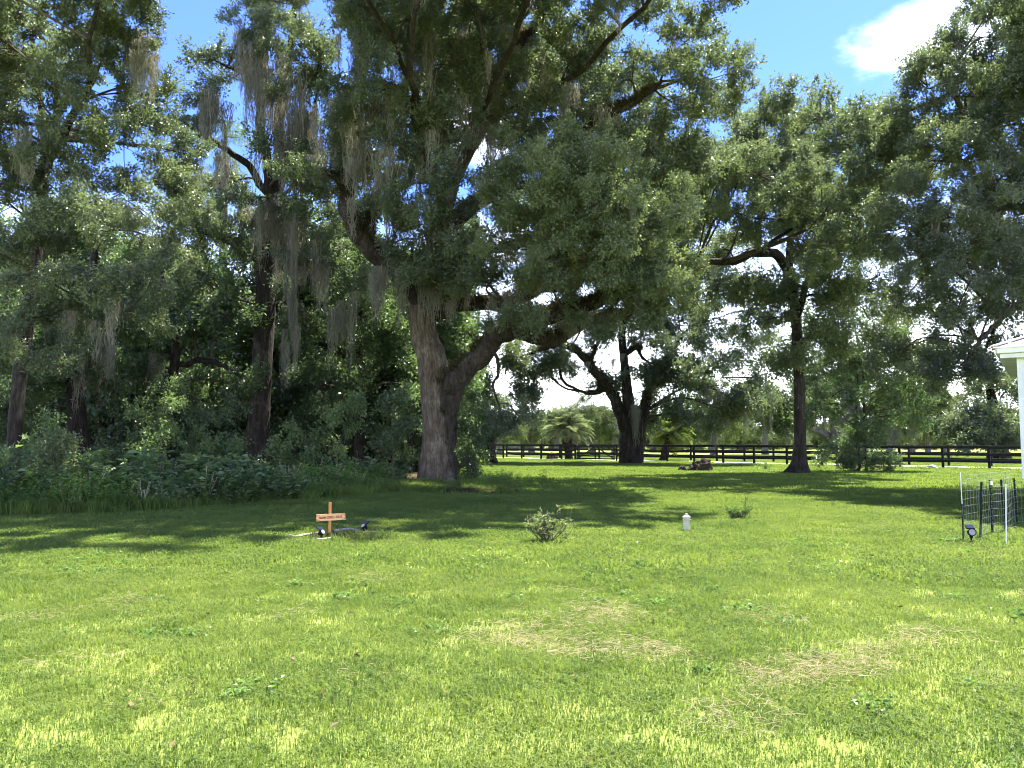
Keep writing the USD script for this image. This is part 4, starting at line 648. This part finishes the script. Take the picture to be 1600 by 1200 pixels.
# ------------------------------------------------------------------ palms
def frond(L, arch, leaf_len, pairs, width, rg, droop=1.0, vee=.5):
    t = np.linspace(0, 1, 14); x = L * (t - .18 * arch * t ** 3); z = L * (.55 * t - arch * t ** 2 * droop)
    rach = np.stack([x, 0 * t, z], 1); rib = tube(rach, np.linspace(.022, .006, 14), 4)
    k = np.repeat(np.linspace(.16, .98, pairs), 2); sgn = np.tile([1, -1], pairs)
    base = np.stack([np.interp(k, t, x), 0 * k, np.interp(k, t, z)], 1); tan = np.stack([np.interp(k, t, np.gradient(x)), 0 * k, np.interp(k, t, np.gradient(z))], 1); tan = unit(tan)
    ax = tan * .75 + np.stack([0 * k, sgn * .8, vee * .6 + 0 * k], 1) + rg.normal(size=base.shape) * .1
    ln = leaf_len * np.sin(np.clip(k * 1.05, 0, 1) * PI * .86 + .3) * rg.uniform(.85, 1.1, len(k)); ln = np.maximum(ln, leaf_len * .25)
    lv = leaves_mesh(base, ax, np.tile([0, 0, 1.0], (len(k), 1)) + np.stack([0 * k, -sgn * .5, 0 * k], 1), ln, np.full(len(k), width), fold=.2, droop=.3)
    return join([rib, lv])
def palm(label, px, py, d, H, lean, nf, L, matl, seed, arch, dead=6, trunk_r=.22, fan=False):
    b = ground(px, py); rg = np.random.default_rng(seed); t = thing('palm_tree', label, 'palm tree', b)
    top = np.array([lean, 0, H]); p = spline(np.array([[0, 0, -.05], [lean * .3, 0, H * .4], [lean * .7, 0, H * .8], top]), 7)
    obj('trunk', tube(p, np.linspace(trunk_r * 1.15, trunk_r * .95, len(p)) * (1 + .14 * (np.arange(len(p)) % 2)), 14, .08, seed), 'rotten_wood', t, smooth=40)
    boots = []
    for k in range(34):
        z = H * rg.uniform(.55, 1.0); a = rg.uniform(0, 2 * PI); c = np.array([lean * z / H + trunk_r * np.cos(a), trunk_r * np.sin(a), z]); o = np.array([np.cos(a), np.sin(a), 1.1])
        boots.append(tube(np.array([c, c + o * .12, c + o * .24 + [0, 0, .05]]), [.05, .04, .015], 5))
    obj('frond_bases', join(boots), 'rotten_wood', t, kind='stuff')
    for i in range(nf + dead):
        isd = i >= nf; u = (i + .5) / nf if not isd else 1
        pitch = (1.5 - 1.95 * u) if not isd else -1.25 + rg.normal() * .15
        yaw = i * 2.399963 + rg.normal() * .2
        m = frond(L * rg.uniform(.85, 1.1) * (.75 if isd else 1), arch, L * .26 if not fan else L * .36, 34, .035 * (1.6 if fan else 1), rg, vee=.6)
        T = rotm(yaw, [0, 0, 1]) @ rotm(-pitch + .35, [0, 1, 0]); v = m[0] @ T[:3, :3].T + top
        v[:, 2] = np.maximum(v[:, 2], .05)
        obj('frond', (v, m[1]), matl if not isd else 'dead_leaf', t, label='dry brown drooping frond' if isd else None)
    return t
palm('palm with a full round head of grey-green arching fronds left of the gate', 889, 718, 66, 2.6, -.15, 56, 2.75, 'palm_leaf', 301, .5, dead=9, trunk_r=.30)
palm('leaning palm with shaggy yellow-green fronds right of the second oak', 1036, 720, 60, 2.1,   .75, 38, 2.2, 'fan_leaf', 302, .7, dead=5, trunk_r=.3, fan=True)

#=OBJECTS
# ------------------------------------------------------------------ board fences and gate
def rail_fence(label, s_list, off, gaps=(), seed=1, H=1.38):
    rg = np.random.default_rng(seed); b = fp(s_list[0], off); t = thing('board_fence', label, 'fence', b, 0)
    for i, s in enumerate(s_list):
        q = fp(s, off) - b; h = H + rg.normal() * .015
        m = bevel_box((.13, .13, h + .1), (0, 0, h / 2 - .05), .01); m.apply_transform(rotm(-PI / 4 + rg.normal() * .02, [0, 0, 1])); m.apply_translation(q); obj('post', m, 'fence_black', t)
    for i in range(len(s_list) - 1):
        if i in gaps: continue
        for z in (1.27, .86, .46):
            a_, c_ = fp(s_list[i] + .004, off - .085) - b, fp(s_list[i + 1] - .004, off - .085) - b
            a_[2] = z + rg.normal() * .012; c_[2] = z + rg.normal() * .012
            obj('rail', beam(a_, c_, .035, .15), 'fence_black', t)
    return t
st = 2.4
left = [-9.6 + i * st for i in range(5)]
rail_fence('black board fence left of the gate', left + [left[-1] + 1.55], 0, seed=5)
g0, g1 = left[-1] + 1.72, left[-1] + 5.75
right = [g1 + .18 + i * st for i in range(13)]
rail_fence('black board fence running right from the gate past the slender oak to the house', right, 0, seed=6)
rail_fence('second black board fence on the far side of the sandy lane', [-12 + i * st for i in range(20)], 5.2, seed=7)
b = fp(g0, 0); gt = thing('field_gate', 'black wooden gate with two slanted braces between fence and second oak', 'gate', b, -PI / 4); W = g1 - g0
for x in (.06, W / 2, W - .06): obj('stile', bevel_box((.11, .05, 1.12), (x, 0, .66), .008), 'fence_black', gt)
for z in (.18, .42, .66, 1.17): obj('rail', bevel_box((W - .02, .035, .12), (W / 2, -.046, z), .006), 'fence_black', gt)
obj('brace', beam((.12, .045, .2), (W / 2 - .12, .045, 1.15), .035, .11), 'fence_black', gt); obj('brace', beam((W - .12, .045, .2), (W / 2 + .12, .045, 1.15), .035, .11), 'fence_black', gt)

# ------------------------------------------------------------------ the corner of the white house
hx, hy = 10.55, 16.0; hs = thing('house', 'white house corner with pale metal roof at the right edge', 'house', (hx, hy, 0), math.radians(-35))
FZ, EZ, HW, HD = .84, 3.45, 7.0, 7.0
obj('wall', box((.12, HD, EZ - FZ), (.11, HD / 2, (EZ + FZ) / 2)), 'white_paint', hs)
bd = .16; n = int((EZ - FZ) / bd)
wx0, wx1, wz0, wz1 = .22, 1.25, 1.55, 3.0
def siding(x0, x1, z):
    m = box((x1 - x0, .02, bd + .012), ((x0 + x1) / 2, .03, z + bd / 2), rotm(.07, [1, 0, 0])); return m
for i in range(n):
    z = FZ + i * bd
    if wz0 - bd < z < wz1: obj('siding_board', siding(wx1 + .09, HW, z), 'white_paint', hs)
    else: obj('siding_board', siding(.17, HW, z), 'white_paint', hs)
obj('wall', box((wx0 - .06 - .17, .06, EZ - FZ), ((.17 + wx0 - .06) / 2, .09, (EZ + FZ) / 2)), 'white_paint', hs)
obj('wall', box((HW - wx1 - .09, .06, EZ - FZ), ((HW + wx1 + .09) / 2, .09, (EZ + FZ) / 2)), 'white_paint', hs)
obj('wall', box((wx1 - wx0 + .15, .06, wz0 - .06 - FZ), ((wx0 + wx1) / 2 + .015, .09, (wz0 - .06 + FZ) / 2)), 'white_paint', hs)
obj('corner_board', bevel_box((.16, .16, EZ - FZ), (.08, .03, (EZ + FZ) / 2), .005), 'white_paint', hs)
obj('skirt', box((HW - .1, .06, FZ - .06), (HW / 2 + .08, .11, FZ / 2 - .03)), 'skirt_paint', hs)
obj('skirt', box((.06, HD - .1, FZ - .06), (.11, HD / 2 + .1, FZ / 2 - .03)), 'skirt_paint', hs)
obj('band_board', bevel_box((HW, .05, .12), (HW / 2 + .02, -.02, FZ), .005), 'white_paint', hs)
wf = obj('window', cat(box((wx1 - wx0 + .18, .05, .09), ((wx0 + wx1) / 2, .02, wz1 + .045)), box((wx1 - wx0 + .18, .06, .07), ((wx0 + wx1) / 2, .01, wz0 - .035)), box((.07, .05, wz1 - wz0), (wx0 - .035, .021, (wz0 + wz1) / 2)), box((.07, .05, wz1 - wz0), (wx1 + .035, .021, (wz0 + wz1) / 2))), 'white_paint', hs)
obj('pane', box((wx1 - wx0, .006, wz1 - wz0), ((wx0 + wx1) / 2, .05, (wz0 + wz1) / 2)), 'window_glass', wf)
for i in range(28):
    z = wz0 + .04 + i * .036
    obj('blind_slat', box((wx1 - wx0 - .03, .003, .034), ((wx0 + wx1) / 2, .085, z), None), 'white_plastic', wf)
obj('backing', box((wx1 - wx0 + .1, .02, wz1 - wz0 + .1), ((wx0 + wx1) / 2, .14, (wz0 + wz1) / 2)), 'skirt_paint', wf)
oh = .33
obj('soffit', box((HW + oh, HD + 2 * oh, .025), (HW / 2 - oh / 2, HD / 2, EZ - .012)), 'fascia_paint', hs)
obj('fascia', bevel_box((HW + oh, .03, .13), (HW / 2 - oh / 2, -oh - .017, EZ + .045), .004), 'fascia_paint', hs)
obj('fascia', bevel_box((.03, HD + 2 * oh - .04, .13), (-oh - .017, HD / 2, EZ + .045), .004), 'fascia_paint', hs)
obj('frieze_board', bevel_box((HW + oh - .06, .03, .09), (HW / 2 - oh / 2 + .02, -oh + .06, EZ - .075), .004), 'white_paint', hs)
# hip roof with standing ribs
x0, x1, y0, y1, ze = -oh - .06, HW + .3, -oh - .06, HD + oh + .06, EZ + .115
rise, run = 1.55, (y1 - y0) / 2
rv = np.array([(x0, y0, ze), (x1, y0, ze), (x1, y1, ze), (x0, y1, ze), (x0 + run, y0 + run, ze + rise), (x1, y0 + run, ze + rise), (x0, y0, ze - .03), (x1, y0, ze - .03), (x1, y1, ze - .03), (x0, y1, ze - .03)])
rf = obj('roof', (rv, np.array([(0, 1, 5), (0, 5, 4), (0, 4, 3), (3, 4, 5), (3, 5, 2), (1, 2, 5), (6, 7, 1), (6, 1, 0), (9, 6, 0), (9, 0, 3), (6, 9, 8), (6, 8, 7)])), 'roof_metal', hs)
sl = rise / run
for i in range(1, 26):
    x = x0 + i * .29
    if x > x1 - .05: break
    L = min(run, x - x0); obj('roof_rib', beam((x, y0, ze + .012), (x, y0 + L, ze + L * sl + .012), .045, .03), 'roof_metal', rf)
    if i * .29 < y1 - y0 - .05:
        y = y0 + i * .29; L = min(run, i * .29, (y1 - y0) - i * .29); obj('roof_rib', beam((x0, y, ze + .012), (x0 + L, y, ze + L * sl + .012), .045, .03), 'roof_metal', rf)
obj('hip_cap', beam((x0, y0, ze + .02), (x0 + run, y0 + run, ze + rise + .02), .14, .03), 'roof_metal', rf)

# ------------------------------------------------------------------ wire fence by the house
wb = ground(1506, 847); wfn = thing('wire_fence', 'low wire garden fence on thin dark posts beside the white house', 'fence', wb)
def rod(pa, pb, r, n=6): return tube(np.array([pa, (np.array(pa) + pb) / 2, pb]), [r, r, r], n)
posts = [(1531, 841, 1533.5, 753, .020), (1551, 834, 1547, 750, .022), (1572, 832, 1564, 749, .020), (1590, 820, 1584, 747, .020)]
lines = []
g = ground(1505.5, 847); top = at(1503.8, 787, g[1]); obj('post', rod(g - wb - [0, 0, .1], top - wb, .016), 'post_green', wfn, smooth=True)
rt = at(1500.5, 738, g[1]); obj('fibreglass_rod', rod(g - wb + [.012, 0, .0], rt - wb, .008), 'fibre_rod', wfn, smooth=True, label='thin white rod rising above the first post')
P0 = []
for gx, gy, tx, ty, r in posts:
    g = ground(gx, gy); top = at(tx, ty, g[1]); P0.append((g - wb, top - wb))
    ps = obj('post', rod(g - wb - [0, 0, .12], top - wb, r), 'post_green', wfn, smooth=True)
    studs = [box((.012, .03, .02), (g - wb) + (top - g) * k + [0, -r, 0]) for k in np.linspace(.15, .95, 9)]
    obj('studs', cat(*studs), 'post_green', ps, kind='stuff')
g = P0[1]; obj('post_cap', box((.035, .035, .07), g[1] + [0, -.03, -.05]), 'fibre_rod', wfn, label='white cap strip at the top of the third post')
g = ground(1572, 852); top = at(1571.5, 756, g[1]); obj('fibreglass_rod', rod(g - wb - [0, 0, .08], top - wb, .010), 'fibre_rod', wfn, smooth=True, label='white rod between the last posts')
chain = [ground(1505.5, 847) - wb, P0[0][0], P0[1][0], P0[2][0], P0[3][0], np.array([10.5, 15.2, 0]) - [wb[0], wb[1], 0]]
for k in range(9):
    z = .06 + .125 * k; pts = np.array([c_ + [0, -.02, z + rg.normal() * .006] for c_ in chain]); obj('wire', tube(spline(pts, 4), np.full(5 * 4 + 1, .002), 4), 'galvanised', wfn, smooth=True)
cp = spline(np.array(chain), 12); up = []
for q in cp[::2]: up.append(rod(q + [0, -.02, .03], q + [rg.normal() * .01, -.02, 1.06], .0016, 4))
obj('upright_wires', join(up), 'galvanised', wfn, kind='stuff')
obj('loose_wire', tube(spline(np.array([chain[0] + [0, 0, .92], chain[0] + [.08, .02, .93], chain[0] + [.14, .05, 1.0], chain[0] + [.2, .05, 1.01]]), 5), np.full(16, .003), 4), 'galvanised', wfn)

# ------------------------------------------------------------------ solar spotlights
def spotlight(label, loc, rz, pitch, s=1.0):
    t = thing('solar_spotlight', label, 'spotlight', loc, rz)
    obj('stake', (lambda m: m)(bevel_box((.022 * s, .022 * s, .20 * s), (0, 0, .02 * s), .003)), 'black_plastic', t)
    obj('bracket', bevel_box((.05 * s, .03 * s, .05 * s), (0, 0, .125 * s), .006), 'black_plastic', t)
    R = rotm(-pitch, [1, 0, 0]); cup = lathe([(0, -.075 * s), (.035 * s, -.07 * s), (.052 * s, -.03 * s), (.062 * s, .05 * s), (.062 * s, .06 * s), (.052 * s, .06 * s), (.05 * s, .045 * s), (0, .045 * s)], 24)
    cup.apply_transform(rotm(PI / 2, [1, 0, 0])); cup.apply_transform(R); cup.apply_translation((0, 0, .19 * s)); hd = obj('lamp_head', cup, 'black_plastic', t, smooth=35)
    ln_ = trimesh.creation.cylinder(.049 * s, .006 * s, sections=24); ln_.apply_transform(rotm(PI / 2, [1, 0, 0])); ln_.apply_translation((0, -.052 * s, 0)); ln_.apply_transform(R); ln_.apply_translation((0, 0, .19 * s)); obj('lens', ln_, 'lens_plastic', hd)
    pn = bevel_box((.13 * s, .12 * s, .014 * s), b=.003); pn.apply_transform(rotm(.5, [1, 0, 0])); pn.apply_translation((0, .05 * s, .275 * s)); p_ = obj('solar_panel', pn, 'black_plastic', t)
    pg = box((.115 * s, .105 * s, .003)); pg.apply_transform(rotm(.5, [1, 0, 0])); pg.apply_translation((0, .05 * s - .0045 * s, .275 * s + .0086 * s)); obj('cell', pg, 'solar_glass', p_)
    obj('arm', tube(np.array([(0, .02 * s, .20 * s), (0, .06 * s, .24 * s), (0, .05 * s, .27 * s)]), [.01 * s, .01 * s, .01 * s], 6), 'black_plastic', t)
    return t
spotlight('black spotlight with pale lens standing left of the cross', ground(502, 847), math.radians(58), .5, .78)
spotlight('black spotlight tilted upward standing right of the cross', ground(569, 838), math.radians(-35), .75, .82)
spotlight('black spotlight on a stake in front of the wire fence', ground(1518, 850), math.radians(-12), .15, .95)

# ------------------------------------------------------------------ the wooden cross
cb = ground(515, 838); cr = thing('wooden_cross', 'small orange-brown wooden cross with lettered board on the lawn', 'cross', cb, 0)
obj('upright', bevel_box((.044, .026, .66), (0, 0, .24), .004), 'cross_wood', cr)
bd_ = bevel_box((.49, .022, .115), b=.003); T = rotm(-.055, [0, 1, 0]); bd_.apply_transform(T); bd_.apply_translation((.022, -.0255, .325)); bo = obj('crossboard', bd_, 'board_wood', cr, label='pale lettered crossboard tilted up to the right')
tx = meshkit.text_mesh('Sadie 2002-2021', .040, .003, bold=True); tx.apply_translation((-tx.bounds.mean(0)[0], -.020, 0)); tx.apply_scale((.395 / (tx.bounds[1][0] - tx.bounds[0][0]), 1, 1)); tx.apply_transform(rotm(PI / 2, [1, 0, 0])); tx.apply_transform(T); tx.apply_translation((.022, -.0368, .325)); obj('lettering', tx, 'engraving', bo, kind='stuff')
cl_ = []
for sx in (-1, 1):
    for sz in (-1, 1): cl_ += [box((.05, .003, .006), (sx * .205, 0, sz * .043)), box((.006, .003, .026), (sx * .232, 0, sz * .03))]
ccn = cat(*cl_); ccn.apply_transform(T); ccn.apply_translation((.022, -.038, .325)); obj('corner_marks', ccn, 'engraving', bo, kind='stuff')
stick = [([(452, 842), (462, 844), (472, 843)], .012, 'short pale stick left of the left spotlight'), ([(466, 843), (480, 841), (497, 838)], .014, 'thin stick behind the left spotlight'), ([(520, 838), (535, 834.5), (548, 833.5), (562, 836)], .022, 'bent grey branch edging the bed behind the cross'), ([(560, 838), (575, 837), (592, 837)], .015, 'straight pale stick at the right spotlight'), ([(490, 847), (502, 848.5), (516, 846)], .012, 'pale stick in front of the left spotlight')]
for pts, r, lab in stick:
    r *= 1.4; w = np.array([ground(x, y) + [0, 0, r + .045] for x, y in pts]); o = w[0].copy(); p = spline(w - o, 6)
    m = obj('edging_stick', tube(p, np.linspace(r, r * .7, len(p)), 8, .12, 3), 'dry_stick', None, smooth=True, loc=o); tag(m, lab, 'stick')
o = ground(532, 840)
v, f = grid(-1, 1, -1, 1, .1, 0, 0); r = np.hypot(v[:, 0], v[:, 1]); v[:, 2] = .075 * np.clip(1.05 - r ** 2, -.6, 1) + .03 * (meshkit.fbm(v * 4, 3, 4) - .5); v[:, :2] *= [.62, .26]
bed = obj('mulch_bed', (v, f), 'forest_soil', None, smooth=True, loc=o); tag(bed, 'low oval bed of brown mulch at the foot of the cross', 'bed')
mb = [(ground(x, y)[0], ground(x, y)[1], .03) for x, y in zip(rg.uniform(480, 582, 40), rg.uniform(837, 844, 40))]
scatter('bed_mulch', 'litter', 'leaf_litter', mb, rg.uniform(.18, .32, 40), seed=15, label='brown leaf mulch in the bed around the cross', cat_='mulch')

# ------------------------------------------------------------------ cleanout pipe, small plants, stumps, litter mound
pb = ground(1073, 831); pp = thing('cleanout_pipe', 'short white pipe with screw cap standing in the lawn', 'pipe', pb)
obj('pipe', lathe([(0, -.1), (.056, -.1), (.056, .20), (0, .20)], 28), 'white_plastic', pp, smooth=35)
obj('coupling', lathe([(0, .1985), (.060, .1985), (.070, .205), (.070, .222), (.060, .228), (.060, .240), (.070, .246), (.070, .268), (.058, .275), (0, .275)], 28), 'white_plastic', pp, smooth=35)
obj('cap', cat(lathe([(0, .2745), (.050, .2745), (.048, .290), (.036, .297), (0, .297)], 28), bevel_box((.04, .04, .03), (0, 0, .308), .005)), 'white_plastic', pp, smooth=35)
def small_bush(name, label, px, py, W, H, stems, leafs, lsize, seed, matl, cat_='shrub', lean=0.0):
    b = ground(px, py); rg = np.random.default_rng(seed); t = thing(name, label, cat_, b); tub, lv = [], []
    for s in range(stems):
        e = np.array([rg.uniform(-W, W) + lean, rg.uniform(-W, W) * .6, H * rg.uniform(.45, 1.0)]); st_ = np.append(rg.normal(size=2) * .03, -.02)
        p = spline(np.array([st_, (st_ + e) / 2 + rg.normal(size=3) * .05, e]), 5); tub.append(tube(p, np.linspace(.008, .002, len(p)), 5))
        for k in range(3):
            i0 = rg.integers(3, len(p) - 2); e2 = p[i0] + rg.normal(size=3) * [.08, .06, .06] + [0, 0, .05]; tub.append(tube(np.array([p[i0], (p[i0] + e2) / 2 + rg.normal(size=3) * .01, e2]), [.003, .002, .001], 4))
            n = leafs; tt = rg.uniform(.3, 1.05, n)[:, None]; bs = p[i0] + (e2 - p[i0]) * tt
            lv.append(leaves_mesh(bs, rg.normal(size=(n, 3)) + [0, 0, .5], unit(rg.normal(size=(n, 3)) * .5 + [0, 0, 1]), lsize * rg.uniform(.6, 1.3, n), lsize * .45 * rg.uniform(.8, 1.2, n)))
    obj('stems', join(tub), 'twig_bark', t, smooth=True, kind='stuff'); obj('foliage', join(lv), matl, t, kind='stuff'); return t
small_bush('lawn_bush', 'small sparse leafy bush on the sunny edge of the lawn', 853, 850, .40, .60, 24, 11, .060, 401, 'oak_leaf_light', lean=.06)
small_bush('weed_plant', 'low feathery weed clump on the shade line right of the white pipe', 1155, 812, .34, .30, 30, 9, .045, 402, 'weed_leaf', 'weed')
small_bush('weed_plant', 'single thin tall weed behind the feathery clump', 1165, 806, .10, .52, 5, 7, .04, 403, 'weed_leaf', 'weed')
small_bush('weed_plant', 'pale weed sprig in the grass left of the slender oak', 1197, 735, .3, .42, 9, 8, .07, 404, 'shrub_leaf', 'weed')
def stump(name, label, px, py, W, D, H, seed, matl='rotten_wood', cat_='stump', jag=.35, skew=0):
    b = ground(px, py); m = trimesh.creation.icosphere(4); v = m.vertices.copy(); rg = np.random.default_rng(seed)
    v[:, 2] = np.maximum(v[:, 2], -.25); n1 = meshkit.fbm(v * 2.1 + seed, 4, seed) - .5; n2 = meshkit.noise(np.column_stack([v[:, :2] * 4.5, v[:, 2] * .4]) + seed, seed) - .5
    v = v * (1 + jag * n1 + jag * .9 * n2)[:, None]; v[:, 0] += skew * np.clip(v[:, 2], 0, 1); v *= [W, D, H]
    t = thing(name, label, cat_, b); obj('wood' if cat_ != 'rock' else 'body', (v, m.faces), matl, t, smooth=30); return t
stump('rotten_stump', 'jagged dark rotten stump pile lying on the lawn right of the second oak', 1094, 737,   .62, .45, .62, 411, jag=.8, skew=.25)
stump('rotten_stump', 'small dark stump chunk just left of the jagged stump pile', 1066, 737, .24, .2, .33, 412, jag=.4)
stump('rotten_stump', 'low round stump in the grass left of the tall palm', 863, 717, .55, .45, .6, 413, jag=.35)
stump('field_rock', 'small grey rock at the foot of the fence near the house', 1456, 733, .38, .3, .24, 414, 'stone_grey', 'rock')
o = ground(735, 770); v, f = grid(-1, 1, -1, 1, .08, 0, 0); r = np.hypot(v[:, 0], v[:, 1]); v[:, 2] = .16 * np.clip(1 - r ** 2, -.3, 1) + .05 * (meshkit.fbm(v * 5, 3, 2) - .5) * (r < 1); v[:, :2] *= [1.7, 1.0]
md = obj('litter_mound', (v, f), 'forest_soil', None, smooth=True, loc=o + [0, .2, .03]); tag(md, 'low mound of brown leaf litter at the foot of the largest oak', 'mound')
mp_ = [(o[0] + rg.normal() * .8, o[1] + .2 + rg.normal() * .45, .12) for _ in range(22)]
scatter('mound_litter', 'litter', 'leaf_litter', mp_, rg.uniform(.6, 1.0, 22), seed=17, tilt=.15, label='dry brown leaves and twigs on the mound at the largest oak', cat_='leaf litter')

# ------------------------------------------------------------------ weeds along the forest edge
from shapely.geometry import LineString
line = LineString([(-13.6, 16.2), (-11.5, 17.2), (-8.8, 18.6), (-7.2, 20.9), (-5.6, 23.0), (-3.8, 25.3), (-2.9, 27.4)])
kinds = {'weed': ([], []), 'weed_broad': ([], []), 'weed_dry': ([], [])}
PROTO['weed_broad'] = [plant(np.random.default_rng(300 + i), stems=7, H=.6, leaf=(.15, .085), per=11, spread=.30) for i in range(4)]
PROTO['weed_dry'] = [plant(np.random.default_rng(310 + i), stems=8, H=.75, leaf=(.05, .012), per=9, spread=.2, bare=.4) for i in range(3)]
for _ in range(1700):
    q = line.interpolate(rg.uniform(0, 1), normalized=True); off = abs(rg.normal()) * 1.6; wob = 1.5 * (float(meshkit.noise(np.array([q.x * .9, 2.0, 0]), 6)) - .5)
    x, y = q.x - off * .45 + rg.normal() * .3, q.y + wob + off * .9 + rg.normal() * .2; near = np.clip((-q.x - 3) / 9, 0, 1)
    nz = float(meshkit.noise(np.array([x * .8, y * .8, 0]), 9)); n2 = float(meshkit.noise(np.array([x * .6, y * .6, 5]), 12))
    if nz < .28: continue
    k = 'weed_dry' if rg.uniform() < .07 else ('weed_broad' if n2 > .6 else 'weed')
    kinds[k][0].append((x, y, 0)); kinds[k][1].append((.4 + .6 * near + .22 * min(off, 2)) * rg.uniform(.55, 1.15) * (.3 + 1.5 * nz))
for k, m_, lab in (('weed', 'weed_leaf', 'green small-leaved weeds growing along the edge of the forest'), ('weed_broad', 'shrub_leaf', 'broad-leaved pale green weeds in clumps along the edge of the forest'), ('weed_dry', 'straw', 'dry brown stems standing among the weeds at the forest edge')):
    scatter('edge_weeds', k, m_, kinds[k][0], kinds[k][1], seed=18, tilt=.15, label=lab, cat_='weeds')
wp = []
for _ in range(500):
    q = line.interpolate(rg.uniform(0, 1), normalized=True); wp.append((q.x + rg.normal() * .35, q.y - rg.uniform(-.3, .6) + rg.normal() * .2, 0))
for _ in range(160): q = ground(rg.uniform(620, 800), rg.uniform(757, 772)); wp.append((q[0], q[1], 0))
scatter('edge_grass', 'grass_tall', 'grass_blade', wp, rg.uniform(.5, 1.1, len(wp)), seed=19, tilt=.1, label='longer uncut grass along the weeds and round the largest oak', cat_='grass')
wp = [(ground(rg.normal() * 25 + 775, 758 + rg.normal() * 6)) for _ in range(36)] + [ground(rg.normal() * 14 + 730, 741 + rg.normal() * 4) for _ in range(30)]
scatter('oak_foot_weeds', 'weed', 'weed_leaf', wp, rg.uniform(.45, .95, len(wp)), seed=20, tilt=.15, label='leafy weeds in shade right of the foot of the largest oak', cat_='weeds')
